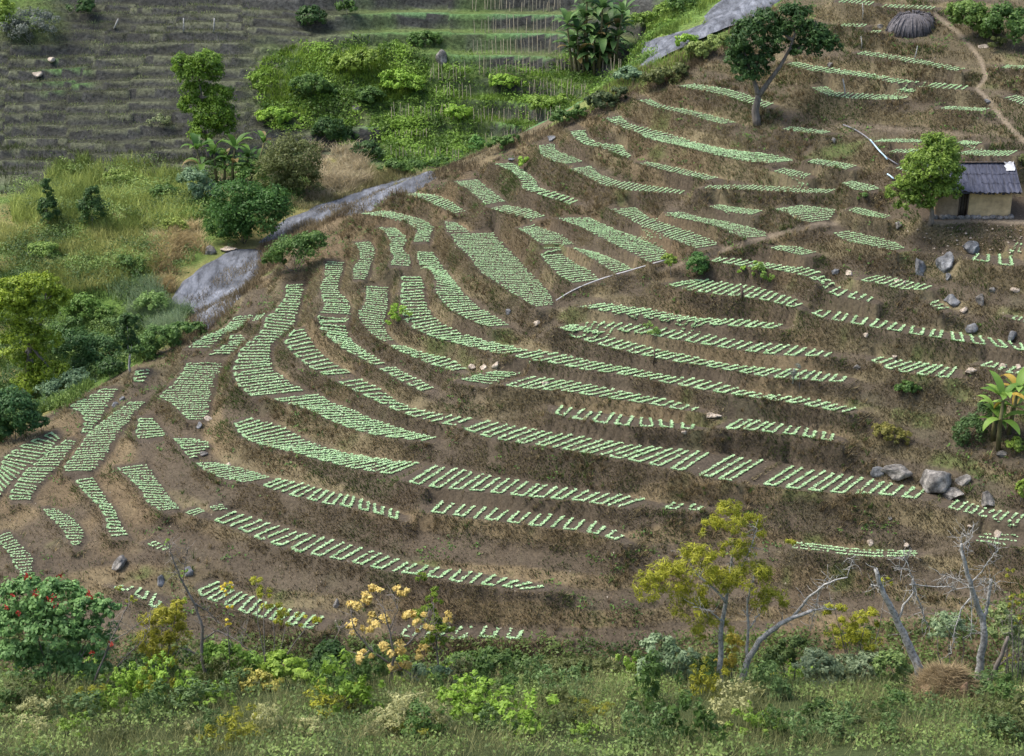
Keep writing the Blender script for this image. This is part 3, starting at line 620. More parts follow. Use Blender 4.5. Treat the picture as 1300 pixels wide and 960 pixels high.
# clods and stones on the worked soil
p, px, py = scatter(-38, 38, 58, 122, 34000, SPUR, r); n = len(p); tv = np.array([[1, 0, -.4], [-.5, .87, -.4], [-.5, -.87, -.4], [0, 0, .8]]); a = r.random(n)*6.283; sz = .018+.05*r.random(n)**3
V = np.stack([np.cos(a)[:, None]*tv[:, 0]-np.sin(a)[:, None]*tv[:, 1], np.sin(a)[:, None]*tv[:, 0]+np.cos(a)[:, None]*tv[:, 1], np.repeat(tv[None, :, 2], n, 0)], -1)*sz[:, None, None]*(.6+.8*r.random((n, 4, 1)))+p[:, None]+np.array([0, 0, .012])
Fq = (np.arange(n)[:, None, None]*4+np.array([[0, 1, 3], [1, 2, 3], [2, 0, 3]])[None]).reshape(-1, 3); t = r.random((n, 1)); c = np.where(r.random((n, 1)) < .06, np.array([.34, .30, .24]), np.array([.05, .038, .029])*(1-t)+np.array([.16, .125, .09])*t)
stuff_obj('soil_clods', V.reshape(-1, 3), Fq, np.repeat(c, 3, 0), M_GRASS, 'crumbled brown clods and small stones on the worked soil', 'soil')
def leaf_cards(cen, nrm, size, col, r, aspect=.55, fold=.25):
    n = len(cen); t = r.normal(0, 1, (n, 3)); t -= nrm*(t*nrm).sum(1)[:, None]; t /= np.linalg.norm(t, axis=1)[:, None]+1e-9; b = np.cross(nrm, t)
    s = size[:, None]
    V = np.stack([cen-t*s*.5, cen+b*s*aspect*.5-nrm*s*fold*.3, cen+t*s*.5, cen-b*s*aspect*.5-nrm*s*fold*.3], 1).reshape(-1, 3)
    return V, np.arange(n*4).reshape(-1, 4), col
def crown_cards(lobes, n, size, c1, c2, r, shell=.55, upb=.35, clump=.5, aspect=.55):
    """leaf cards spread through the outer volume of uneven lobes (centre, radii)"""
    vol = np.array([l[1][0]*l[1][1]+l[1][0]*l[1][2]+l[1][1]*l[1][2] for l in lobes]); cnt_ = np.maximum((n*vol/vol.sum()).astype(int), 12)
    out = []
    for (c, rad), k in zip(lobes, cnt_):
        # sub-clumps scattered over each lobe give the uneven outline and the gaps
        ns = max(6, int(k/42)); d = r.normal(0, 1, (ns, 3)); d /= np.linalg.norm(d, axis=1)[:, None]; d[:, 2] = np.where(d[:, 2] < -.55, -d[:, 2], d[:, 2])
        sc = d*(.45+.55*r.random((ns, 1))**.5)*rad; sr = np.mean(rad)*(.20+.22*r.random(ns)); tone = r.random(ns)
        j = r.integers(0, ns, k); q = r.normal(0, 1, (k, 3)); q /= np.linalg.norm(q, axis=1)[:, None]
        pos = c+sc[j]+q*(shell+(1-shell)*r.random((k, 1)))*sr[j][:, None]*np.array([1, 1, .8])
        nr = q*.8+d[j]*.5+np.array([0, 0, upb])+r.normal(0, .45, (k, 3)); nr /= np.linalg.norm(nr, axis=1)[:, None]
        t = np.clip(clump*tone[j]+(1-clump)*r.random(k), 0, 1)[:, None]
        out.append((pos, nr, size*(.6+.8*r.random(k)), np.array(c1)*(1-t)+np.array(c2)*t))
    return leaf_cards(np.concatenate([o[0] for o in out]), np.concatenate([o[1] for o in out]), np.concatenate([o[2] for o in out]), np.concatenate([o[3] for o in out]), r, aspect)
def tube_mesh(pts, rad, k=6):
    pts = np.asarray(pts, float); rad = np.broadcast_to(np.asarray(rad, float), (len(pts),)); V = []
    tg = np.gradient(pts, axis=0); tg /= np.linalg.norm(tg, axis=1)[:, None]+1e-9
    a = np.cross(tg[0], [0, 1, .3]); 
    if np.linalg.norm(a) < .1: a = np.cross(tg[0], [1, 0, 0])
    for i in range(len(pts)):
        a = a-tg[i]*(a@tg[i]); a /= np.linalg.norm(a)+1e-9; b = np.cross(tg[i], a)
        th = np.arange(k)*(2*math.pi/k); V.append(pts[i]+rad[i]*(np.cos(th)[:, None]*a+np.sin(th)[:, None]*b))
    V = np.concatenate(V+[pts[:1], pts[-1:]]); Fl = []
    for i in range(len(pts)-1):
        for j in range(k): j2 = (j+1) % k; Fl += [[i*k+j, i*k+j2, (i+1)*k+j2], [i*k+j, (i+1)*k+j2, (i+1)*k+j]]
    e = len(V)-2
    for j in range(k): j2 = (j+1) % k; Fl += [[e, j2, j], [e+1, (len(pts)-1)*k+j, (len(pts)-1)*k+j2]]
    return V, np.array(Fl)
def merge(parts):
    V, Fq, o = [], [], 0
    for v, f in parts: V.append(v); Fq.append(f+o); o += len(v)
    return np.concatenate(V), np.concatenate(Fq)
def wobble(a, b, n, amt, r):
    t = np.linspace(0, 1, n)[:, None]; p = np.asarray(a)*(1-t)+np.asarray(b)*t; ln = np.linalg.norm(np.asarray(b)-a)
    p[1:-1] += np.cumsum(r.normal(0, amt*ln/n, (n-2, 3)), 0)*(1-t[1:-1]); return p
DARK = ((.018, .045, .014), (.06, .115, .03)); MID = ((.035, .075, .02), (.10, .175, .04)); BRIGHT = ((.075, .13, .02), (.22, .30, .05)); YEL = ((.12, .14, .015), (.34, .34, .045))
BLUE = ((.06, .11, .055), (.20, .29, .16)); GREY = ((.06, .075, .06), (.16, .18, .15)); OLIVE = ((.05, .065, .02), (.13, .15, .05)); LIME = ((.10, .19, .02), (.26, .40, .06))
def plant(name, label, cat, base_px, lobes, leaf, tones, n, group=None, depth=None, bark=None, trunk_r=.08, trunk=None, seed=1, fork=None, aspect=.55, clump=.5, flat=1.0, limbs=None):
    """tree or shrub: base_px photo pixel of its foot; lobes (cx, cy, rx, ry) in photo pixels, turned into metres at the foot's distance"""
    r = np.random.default_rng(seed*13+5)
    b = hit(*base_px) if depth is None else at_y(*base_px, depth)
    if depth is not None: b[2] = min(b[2], float(ground(b[0], b[1])))
    mpp = (b@_fw)/FPX; t = thing(name, label, cat, b, group); L = []
    for (cx, cy, rx, ry) in lobes:
        c = at_y(cx, cy, b[1]+flat*r.uniform(-.35, .35)*rx*mpp); L.append((c, np.array([rx, .85*(rx+ry)/2*flat, ry])*mpp))
    L = [(c_, rad*1.06) for c_, rad in L]
    V, Fq, c = crown_cards(L, int(n*(1.15 if depth is None else .85)), leaf*(1.10 if depth is None else 1.0), np.array(tones[0])*1.4, np.array(tones[1])*1.4, r, aspect=aspect, clump=clump)
    mesh_obj('crown', V, Fq, M_LEAF, t, fcol=c, loc=b)
    if bark:
        foot = b-np.array([0, 0, .15]); fk = at_y(*fork, b[1]) if fork else b+(L[0][0]-b)*.45
        tr = tube_mesh(wobble(foot, fk, 6, .25, r), np.linspace(trunk_r*1.25, trunk_r*.8, 6), 8)
        mesh_obj('trunk', tr[0], tr[1], bark, t, loc=b, smooth_shade=True)
        nodes = [fk]
        for ln, r0, r1 in (limbs or []):
            q = resamp(pp(ln), 9); P_ = np.array([at_y(a[0], a[1], b[1]+.06*i*r.uniform(-1, 1)) for i, a in enumerate(q)]); v = tube_mesh(P_, np.linspace(r0, r1, 9), 8); mesh_obj('limb', v[0], v[1], bark, t, loc=b, smooth_shade=True); nodes += list(P_[3:])
        for c_, rad in L:
            st_ = min(nodes, key=lambda q: np.linalg.norm(q-c_)+(0 if q[2] < c_[2] else .8))
            v = tube_mesh(wobble(st_, c_+r.normal(0, .15, 3)*rad, 6, .3, r), np.linspace(trunk_r*.6, trunk_r*.12, 6), 6)
            mesh_obj('branch', v[0], v[1], bark, t, loc=b, smooth_shade=True)
    else:
        stems = [tube_mesh(wobble(b-np.array([0, 0, .1]), c_, 4, .2, r), np.linspace(.03, .008, 4), 5) for c_, _ in L]
        v = merge(stems); mesh_obj('stem', v[0], v[1], M_TWIG, t, loc=b)
    return t
# ------------------------------------------------------------------ grass on the stream's left bank, on the far side and along the rim
def tall_grass(name, label, poly, n, hr, c1, c2, seed, box=(-62, 40, 80, 175), w=.035, lean=.35):
    r = np.random.default_rng(seed); poly = pp(poly)
    p, px, py = scatter(*box, n, None, r); k = inpoly(px+44*(fbm(p[:, 0], p[:, 1], 3, 3)-.5), py+30*(fbm(p[:, 0]+50, p[:, 1], 3, 3)-.5), poly); p = p[k]; m = len(p)
    clump = fbm(p[:, 0], p[:, 1], 1.6, 3); k = clump+.25*(r.random(m)-.5) > .42; p = p[k]; clump = clump[k]; m = len(p)
    h = (hr[0]+(hr[1]-hr[0])*r.random(m))*(.55+.9*clump); t = np.clip(.55*smooth(.35, .65, fbm(p[:, 0]+7, p[:, 1], 2.5, 3))+.45*r.random(m), 0, 1)[:, None]
    c = np.array(c1)*(1-t)+np.array(c2)*t
    V, Fq, c = blades_mesh(p, h, np.full(m, w)*(.7+.6*r.random(m)), r.normal(0, lean, (m, 2)), c, r, True)
    print(name, m); return stuff_obj(name, V, Fq, c, M_GRASS, label, 'grass')
tall_grass('tall_grass', 'tall light green grass on the bank behind the dark pointed shrubs', '60,225 110,205 190,212 235,232 262,262 240,285 200,292 120,300 40,290 10,275 30,250', 150000, (.25, 1.3), (.09, .14, .03), (.42, .48, .14), 21, (-50, -15, 108, 140), w=.05)
tall_grass('tall_grass', 'pale yellow green meadow grass left of the dry tuft', '-20,285 200,285 230,300 205,350 215,375 160,385 90,372 40,345 -20,345', 220000, (.3, .9), (.17, .22, .05), (.48, .48, .18), 22, (-50, -14, 100, 128), w=.045)
tall_grass('dry_grass', 'tan dry grass tumbling down beside the stream rock', '195,300 255,292 268,305 250,330 225,372 205,378 195,350', 150000, (.4, 1.0), (.28, .22, .10), (.56, .46, .25), 23, (-35, -14, 104, 125), w=.04, lean=.6)
tall_grass('dry_grass', 'straw coloured dead grass right of the olive bush above the stream', '388,190 470,196 478,225 440,250 392,262', 90000, (.4, 1.0), (.24, .20, .12), (.50, .43, .28), 24, (-26, -8, 118, 142), w=.045, lean=.7)
tall_grass('reed_grass', 'silvery green reeds on the bank above the small slender tree', '140,372 205,372 245,402 240,420 190,425 140,400', 80000, (.6, 1.4), (.09, .15, .06), (.30, .38, .22), 25, (-36, -16, 98, 115), w=.04)
tall_grass('meadow_grass', 'green undergrowth between the bushes on the left bank', '-20,340 90,370 160,390 245,405 235,430 140,485 80,517 -20,562', 90000, (.25, .8), (.04, .08, .02), (.16, .24, .06), 26, (-48, -15, 84, 112), w=.05)
tall_grass('bright_grass', 'bright green grass over the rough far slope', '325,98 340,70 420,58 500,58 545,75 548,105 500,125 440,128 400,150 345,155', 120000, (.2, .5), (.09, .15, .02), (.26, .38, .06), 27, (-36, 2, 136, 160), w=.07)
tall_grass('bright_grass', 'bright green grass growing between the bean poles', '470,160 520,140 540,95 600,70 620,125 720,75 780,110 790,60 870,-10 900,0 830,45 805,90 760,120 700,150 650,182 560,208 500,200', 140000, (.15, .45), (.08, .14, .03), (.22, .34, .06), 28, (-16, 26, 126, 165), w=.06)
tall_grass('dry_grass', 'straw and weeds between the olive bush and the long narrow slab', '330,262 400,255 470,215 556,216 540,226 450,252 372,280 335,300', 110000, (.25, .7), (.13, .12, .05), (.44, .40, .20), 71, (-26, 2, 112, 138), w=.04, lean=.5)
tall_grass('bright_grass', 'bright grass left of the sunlit rock slab', '690,165 800,95 812,50 870,-30 1000,-30 900,10 888,30 850,44 816,54 806,92 880,70 930,50 850,96 760,132', 120000, (.2, .6), (.09, .15, .03), (.30, .40, .09), 72, (4, 34, 112, 152), w=.05)
tall_grass('rim_grass', 'grass and weeds along the rim between stream and beds', '215,395 330,330 350,300 545,228 690,165 800,100 900,62 960,10 990,20 930,60 850,104 760,140 690,180 600,222 545,238 460,272 400,308 350,346 300,392 240,436', 160000, (.2, .6), (.09, .07, .045), (.26, .21, .12), 29, (-26, 22, 95, 128), w=.035)
tall_grass('dark_weeds', 'low dark weeds under the old terrace walls', '-20,190 270,190 340,200 300,232 180,214 60,214 -20,262', 26000, (.2, .6), (.04, .055, .02), (.13, .16, .06), 30, (-60, -15, 120, 140), w=.05)
tall_grass('lip_grass', 'thin grass along the lips of the old far terraces', '-20,5 330,5 330,190 260,215 -20,215', 60000, (.08, .25), (.09, .10, .05), (.22, .26, .12), 31, (-60, -14, 124, 160), w=.05)

def leafy_cover(name, label, poly, n, size, c1, c2, seed, box, q=6, hgt=.5):
    r = np.random.default_rng(seed); p, px, py = scatter(*box, n, None, r); k = inpoly(px+30*(fbm(p[:, 0], p[:, 1], 3, 3)-.5), py+20*(fbm(p[:, 0]+50, p[:, 1], 3, 3)-.5), pp(poly)); p = p[k]
    f = fbm(p[:, 0]+seed, p[:, 1], 2.0, 4); k = f > .40; p = p[k]; f = f[k]; m = len(p); hh = hgt*smooth(.40, .66, f)
    cen = np.repeat(p, q, 0)+r.normal(0, 1, (m*q, 3))*np.array([.3, .3, .1])+np.array([0, 0, 1.])*(np.repeat(hh, q)*(.5+.6*r.random(m*q)))[:, None]
    nr = r.normal(0, .6, (m*q, 3))+np.array([0, -.35, 1]); nr /= np.linalg.norm(nr, axis=1)[:, None]; t = np.clip(np.repeat(smooth(.36, .66, fbm(p[:, 0], p[:, 1]+31, 1.7, 4)), q)*.75+.3*r.random(m*q), 0, 1)[:, None]
    V, Fq, c = leaf_cards(cen, nr, size*(.6+.8*r.random(m*q)), np.array(c1)*(1-t)+np.array(c2)*t, r, .5); print(name, m*q); stuff_obj(name, V, Fq, c, M_LEAF, label, 'undergrowth')
leafy_cover('slope_undergrowth', 'bright leafy undergrowth on the rough far slope', '320,105 345,60 420,50 500,52 548,70 552,110 520,140 560,150 500,205 440,190 400,165 345,165', 30000, .26, (.04, .09, .015), (.22, .36, .05), 61, (-36, 4, 124, 160), hgt=.5)
leafy_cover('slope_undergrowth', 'leafy undergrowth among the bean poles', '540,130 600,60 700,90 720,60 790,100 800,50 880,-20 930,-20 850,40 812,92 760,118 700,150 640,184 560,212 500,212 480,170', 26000, .24, (.05, .10, .02), (.20, .34, .05), 62, (-16, 28, 120, 166), hgt=.6)
leafy_cover('slope_undergrowth', 'thick leafy undergrowth on the left bank', '-20,300 60,290 200,300 205,370 245,405 235,432 140,486 80,520 -20,565', 22000, .17, (.03, .07, .02), (.20, .30, .07), 63, (-48, -14, 82, 124), q=7, hgt=.9)
leafy_cover('slope_undergrowth', 'mixed green undergrowth through the tall grass', '0,250 60,215 200,208 262,250 270,300 215,395 150,385 40,345 0,345', 14000, .17, (.05, .09, .02), (.24, .34, .09), 65, (-50, -14, 104, 140), q=6, hgt=1.1)
leafy_cover('slope_undergrowth', 'green undergrowth between stream rock and banana clump', '225,230 345,195 400,190 385,262 335,300 300,318 262,300 235,280', 12000, .18, (.025, .06, .015), (.12, .22, .04), 64, (-34, -10, 112, 140), q=7, hgt=1.0)
# ------------------------------------------------------------------ trees
plant('forked_tree', 'tall dark green tree with forked grey trunk on the upper slope', 'tree', (962, 158), [(948, 48, 24, 20), (938, 72, 17, 20), (955, 88, 20, 18), (942, 92, 16, 14), (968, 30, 22, 18), (990, 48, 16, 18), (1008, 26, 22, 20), (1030, 48, 22, 18), (1050, 58, 19, 14), (1020, 62, 16, 10), (978, 70, 12, 12)], .19, DARK, 15000, bark=M_BARK, trunk_r=.24, fork=(963, 120), seed=1, clump=.45, limbs=[('963,122 958,105 950,85 944,62', .17, .06), ('963,122 975,105 990,85 1003,62 1010,40', .2, .06), ('1000,68 1018,58 1040,56', .08, .03), ('955,95 966,70 970,45', .08, .03)])
plant('leafy_tree', 'bright green leafy tree standing in front of the mud hut', 'tree', (1181, 289), [(1192, 190, 24, 20), (1180, 212, 30, 22), (1203, 214, 20, 22), (1160, 236, 24, 16), (1188, 242, 26, 16), (1142, 243, 16, 12), (1160, 258, 26, 11), (1206, 240, 15, 14)], .15, ((.055, .10, .015), (.20, .29, .05)), 15000, bark=M_BARK, trunk_r=.13, fork=(1181, 255), seed=2)
plant('twin_crowned_tree', 'bright green tree with stacked round crowns before the old terraces', 'tree', (266, 200), [(236, 85, 18, 15), (262, 84, 22, 18), (250, 97, 26, 14), (252, 118, 22, 14), (280, 122, 18, 14), (244, 135, 16, 14), (272, 145, 26, 18), (262, 165, 24, 15), (285, 158, 14, 16)], .19, ((.035, .085, .012), (.17, .27, .03)), 19000, bark=M_BARK, trunk_r=.2, fork=(262, 175), seed=3, limbs=[('262,178 258,150 256,120 250,92', .14, .05)])
plant('bright_tree', 'big yellow green tree on the left edge above the dark bushes', 'tree', (28, 512), [(50, 362, 26, 14), (18, 372, 28, 18), (72, 378, 18, 16), (10, 395, 28, 22), (48, 395, 22, 14), (30, 425, 26, 18), (60, 432, 18, 16), (28, 455, 28, 14), (62, 472, 26, 14), (38, 488, 26, 14)], .17, ((.06, .11, .01), (.26, .33, .035)), 17000, bark=M_BARK, trunk_r=.2, fork=(38, 440), seed=4, limbs=[('38,442 30,415 20,385', .12, .04), ('38,442 52,410 58,375', .12, .04)])
plant('slender_tree', 'slender small dark tree on the rim below the reeds', 'tree', (165, 474), [(163, 412, 12, 12), (158, 428, 13, 12), (168, 440, 12, 10)], .14, DARK, 3200, bark=M_PALEBARK, trunk_r=.07, fork=(165, 450), seed=5)
SHR = [
((640, 112), [(640, 104, 20, 8), (665, 108, 16, 7)], .22, LIME, 1500, 'lime bush between the bean poles, upper'), ((690, 140), [(690, 132, 22, 9), (715, 128, 16, 8)], .22, ((.07, .13, .02), (.20, .30, .05)), 1700, 'green bush at the right end of the bean poles'),
((575, 150), [(575, 142, 22, 8)], .22, LIME, 1300, 'lime bush between the bean poles, lower'), ((640, 190), [(630, 182, 14, 7), (650, 178, 12, 7)], .2, MID, 1100, 'small green bush where ridge and bean poles meet'), ((715, 158), [(715, 148, 16, 9), (735, 142, 12, 8)], .2, MID, 1400, 'green bush on the ridge below the bean poles'),
((815, 40), [(815, 28, 20, 11), (840, 16, 18, 10)], .22, ((.07, .13, .02), (.22, .32, .06)), 2000, 'fresh green bush left of the sunlit rock slab'), ((870, 12), [(868, 4, 20, 9)], .22, MID, 1200, 'green bush at the top edge beside the sunlit slab'), ((880, 60), [(872, 52, 16, 8)], .18, LIME, 900, 'lime bush below the sunlit slab'),
((540, 60), [(540, 50, 20, 9)], .22, MID, 1200, 'green bush at the top of the far slope left of the poles'), ((400, 30), [(395, 20, 18, 11)], .22, DARK, 1400, 'dark bush at the top of the old terraces'), ((440, 20), [(440, 10, 14, 8)], .22, MID, 800, 'small green bush at the top edge of the far slope'), ((85, 20), [(105, 8, 18, 9)], .22, DARK, 1000, 'dark bush at the top edge left of the posts'),
((200, 165), [(203, 155, 14, 9)], .16, ((.10, .12, .06), (.22, .26, .12)), 500, 'thin grey green shrub on the old terraces'), ((60, 330), [(55, 318, 22, 9)], .16, ((.08, .14, .03), (.26, .36, .09)), 1600, 'soft green bush in the pale meadow'), ((165, 345), [(165, 335, 20, 10), (180, 345, 14, 8)], .16, MID, 1800, 'green bush with the dry tuft behind it'), ((225, 300), [(220, 288, 18, 10)], .17, ((.10, .14, .03), (.28, .34, .08)), 1400, 'yellowish bush above the dry tuft'),
((165, 240), [(150, 226, 18, 9), (180, 232, 16, 9)], .18, ((.09, .14, .03), (.28, .36, .09)), 1800, 'light bush at the back of the tall grass'), ((215, 255), [(210, 245, 18, 9)], .18, MID, 1400, 'green bush between tall grass and banana clump'), ((75, 455), [(80, 425, 18, 14), (95, 412, 14, 10)], .16, MID, 2000, 'mid green bush behind the yellow green tree'), ((170, 420), [(150, 412, 18, 10), (175, 405, 14, 8)], .15, ((.05, .10, .03), (.17, .26, .08)), 1900, 'green bush above the slender tree'),
((320, 235), [(318, 222, 18, 10)], .18, ((.05, .11, .03), (.16, .27, .06)), 1400, 'green bush at the foot of the banana clump'),  # base, lobes, leaf, tones, n, label
((62, 292), [(62, 268, 12, 20), (60, 240, 7, 14)], .16, DARK, 2400, 'narrow pointed dark shrub, left one in the tall grass'),
((118, 296), [(118, 272, 19, 22), (118, 250, 9, 14)], .16, DARK, 3000, 'broad pointed dark shrub, right one in the tall grass'),
((38, 55), [(40, 32, 34, 18), (22, 40, 20, 14)], .2, GREY, 2400, 'grey leafless looking shrub at the top left'),
((8, 45), [(6, 20, 12, 22)], .28, BRIGHT, 900, 'bright green bush cut by the top left edge'),
((310, 310), [(300, 258, 36, 28), (325, 276, 38, 30), (290, 286, 26, 22), (345, 262, 26, 24), (305, 295, 26, 14)], .19, ((.02, .06, .015), (.07, .15, .03)), 12000, 'large round dark green bush overhanging the stream'),
((372, 250), [(372, 200, 36, 28), (348, 222, 30, 24), (385, 232, 24, 26), (360, 245, 24, 18)], .18, OLIVE, 10000, 'big olive bush left of the straw coloured grass'),
((250, 262), [(245, 232, 20, 16), (262, 245, 18, 14)], .18, BLUE, 3000, 'bluish bush under the stacked tree'),
((375, 345), [(372, 318, 30, 15), (395, 306, 22, 10), (350, 330, 16, 10)], .16, MID, 5000, 'green bush growing on the rim in front of the stream rock'),
((110, 478), [(95, 440, 26, 20), (125, 448, 28, 22), (110, 465, 26, 14)], .16, ((.025, .065, .02), (.10, .18, .06)), 7000, 'wide green bush right of the yellow green tree'),
((20, 560), [(15, 522, 30, 26), (38, 538, 20, 16), (0, 545, 18, 16)], .16, ((.02, .06, .02), (.07, .14, .045)), 6500, 'dark bush at the left edge beside the beds'),
((70, 512), [(75, 495, 28, 12), (100, 482, 20, 12)], .15, BLUE, 3600, 'low bluish bush beneath the yellow green tree'),
((212, 448), [(205, 428, 24, 15), (185, 440, 20, 13), (228, 420, 16, 10)], .15, ((.04, .09, .025), (.13, .22, .06)), 5000, 'spreading green bush right of the slender tree'),
((245, 425), [(250, 418, 13, 8)], .14, MID, 1200, 'small bush at the foot of the stream rock'),
((140, 480), [(140, 466, 18, 10)], .14, DARK, 2000, 'low dark bush left of the slender tree trunk'),
((200, 400), [(195, 385, 24, 12), (215, 398, 18, 10)], .15, ((.06, .12, .03), (.20, .30, .09)), 3600, 'light green bush among the reeds'),
((100, 405), [(105, 390, 24, 14), (130, 400, 16, 12)], .16, ((.05, .11, .02), (.17, .27, .06)), 3400, 'fresh green bush behind the wide bush'),
((440, 92), [(440, 80, 28, 10), (465, 74, 20, 9)], .24, BRIGHT, 2600, 'bright bush near the top of the rough far slope'),
((395, 122), [(395, 108, 24, 12), (415, 116, 16, 9)], .24, MID, 2200, 'green bush on the rough far slope left of centre'),
((345, 158), [(348, 148, 22, 10), (368, 152, 16, 9)], .24, LIME, 2000, 'lime green bush right of the stacked tree'),
((505, 115), [(505, 102, 24, 11), (528, 106, 16, 9)], .24, LIME, 2200, 'lime green bush left of the bean poles'),
((470, 128), [(470, 120, 22, 9)], .24, MID, 1500, 'mid green bush in the hollow of the far slope'),
((415, 180), [(418, 165, 20, 14), (440, 172, 14, 9)], .22, DARK, 2600, 'dark bush above the straw coloured grass'),
((465, 200), [(465, 190, 18, 10)], .2, DARK, 1600, 'dark hollow bush above the stream bend'),
((520, 222), [(500, 212, 22, 8), (530, 212, 18, 8), (560, 205, 14, 7)], .18, MID, 2600, 'low green bush along the stream bend'),
((605, 196), [(605, 183, 10, 10)], .18, ((.05, .13, .03), (.15, .28, .07)), 900, 'single round bush below the bean poles'),
((792, 108), [(795, 95, 18, 9), (812, 100, 12, 8)], .2, BLUE, 1600, 'bluish bush below the upper stream rock'),
((845, 108), [(840, 98, 22, 11), (862, 92, 14, 10)], .19, OLIVE, 2600, 'olive bush on the rim below the upper stream rock'),
((765, 140), [(762, 128, 20, 10), (785, 120, 14, 9)], .19, ((.03, .05, .02), (.09, .12, .05)), 2400, 'dark bush on the rim left of the thin plots'),
((895, 75), [(890, 62, 18, 10), (910, 52, 14, 9)], .19, ((.09, .13, .03), (.26, .32, .10)), 2200, 'light green bush left of the forked tree'),
((1285, 62), [(1275, 25, 26, 18), (1295, 40, 20, 18)], .2, MID, 4200, 'green bush cut by the top right edge'),
((1238, 48), [(1232, 22, 24, 18), (1252, 34, 20, 14), (1215, 12, 14, 10)], .2, ((.05, .10, .02), (.17, .25, .06)), 5000, 'green bush beside the worn trail near the top right'),
((1262, 65), [(1265, 54, 12, 7)], .16, OLIVE, 800, 'small olive bush at the trail bend'),
((1296, 222), [(1297, 205, 8, 10)], .14, OLIVE, 500, 'small shrub behind the hut at the right edge'),
((885, 352), [(885, 336, 14, 14)], .13, ((.03, .085, .02), (.10, .19, .05)), 1900, 'round dark green shrub at the end of the pipe'),
((852, 352), [(850, 333, 9, 11)], .12, BRIGHT, 700, 'pale young shrub left of the round one'),
((665, 217), [(665, 207, 7, 8)], .13, LIME, 450, 'bright small bush on the upper terraces'),
((505, 412), [(506, 396, 14, 10), (498, 404, 9, 9)], .11, LIME, 900, 'lone bright sapling among the dense beds'),
((943, 352), [(942, 345, 6, 8)], .11, LIME, 260, 'light green sapling, left of a pair'),
((966, 362), [(968, 348, 13, 14), (962, 338, 9, 6)], .11, ((.09, .17, .03), (.25, .36, .08)), 750, 'light green sapling, right of a pair'),
((826, 428), [(826, 418, 11, 10)], .10, ((.08, .14, .03), (.20, .30, .07)), 420, 'thin young shrub on the terrace loops'),
((1152, 502), [(1150, 493, 13, 8), (1163, 496, 8, 6)], .12, MID, 1500, 'low green shrub below the right hand rows'),
((1130, 560), [(1125, 548, 20, 10), (1145, 556, 14, 8)], .12, ((.07, .08, .02), (.22, .20, .05)), 1700, 'yellowish brown scrub above the boulders'),
((1015, 500), [(1015, 470, 16, 10)], .08, GREY, 260, 'bare grey bush over the loops'),
((1095, 262), [(1098, 252, 10, 10)], .12, MID, 500, 'thin green shrub left of the hut tree'),
((1228, 560), [(1232, 545, 20, 14), (1250, 528, 18, 16), (1222, 560, 14, 8)], .11, ((.03, .06, .02), (.09, .15, .05)), 4200, 'trailing dark creeper under the banana plant'),
((1285, 580), [(1290, 565, 12, 10)], .13, BRIGHT, 900, 'bright bush at the right edge below the banana plant'),
((1295, 640), [(1298, 620, 9, 12)], .13, BRIGHT, 700, 'bright bush at the right edge beside the boulders'),
]
for i, (b, lo, lf, tn, n, lab) in enumerate(SHR):
    t_ = plant('shrub' if 'tree' not in lab.split(' ')[0:3] else 'shrub', lab, 'shrub', b, lo, lf, tn, n, 'shrubs on the slopes', seed=30+i)

# small weeds on banks: each a leafy tuft, too many and small to tell apart
r = np.random.default_rng(77); p, px, py = scatter(-38, 38, 58, 118, 9000, SPUR, r)
j = np.clip(((p[:, 1]-Y0)/ST).astype(int), 0, GYn-1); i = np.clip(((p[:, 0]-X0)/ST).astype(int), 0, GXn-1)
k = (bedf[j, i] < .2) & (fbm(p[:, 0]+3, p[:, 1]-8, 3, 3) > .55); p = p[k]; m = len(p); cen = np.repeat(p, 7, 0)+r.normal(0, 1, (m*7, 3))*np.array([.14, .14, .05])+np.array([0, 0, .10])
nr = r.normal(0, .5, (m*7, 3))+np.array([0, -.3, 1]); nr /= np.linalg.norm(nr, axis=1)[:, None]; t = np.repeat(r.random((m, 1)), 7, 0)
V, Fq, c = leaf_cards(cen, nr, .09+.1*r.random(m*7), np.array([.045, .085, .025])*(1-t)+np.array([.13, .25, .05])*t, r, .6)
stuff_obj('bank_weeds', V, Fq, c, M_LEAF, 'small green weeds dotted over the dry banks', 'weeds')

# ------------------------------------------------------------------ banana plants: every leaf a part
def banana_leaf(ln, wd, droop, el, az, r, o):
    n = 7; t = np.linspace(0, 1, n); a = el-droop*t**1.4*1.6; seg = ln/(n-1)
    hx = np.concatenate([[0], np.cumsum(np.cos(a[:-1])*seg)]); hz = np.concatenate([[0], np.cumsum(np.sin(a[:-1])*seg)])
    w = wd*np.array([.12, .75, 1, 1, .9, .62, .06])*.5; d = np.array([math.cos(az), math.sin(az), 0]); s = np.array([-math.sin(az), math.cos(az), 0])
    c = o+hx[:, None]*d+np.array([0, 0, 1])*hz[:, None]
    V = np.concatenate([c, c+s*w[:, None]+np.array([0, 0, 1])*(w*.35)[:, None], c-s*w[:, None]+np.array([0, 0, 1])*(w*.35)[:, None]])
    Fl = []
    for i in range(n-1): Fl += [[i, i+1, n+i+1, n+i], [i+1, i, 2*n+i, 2*n+i+1]]
    return V, np.array(Fl)
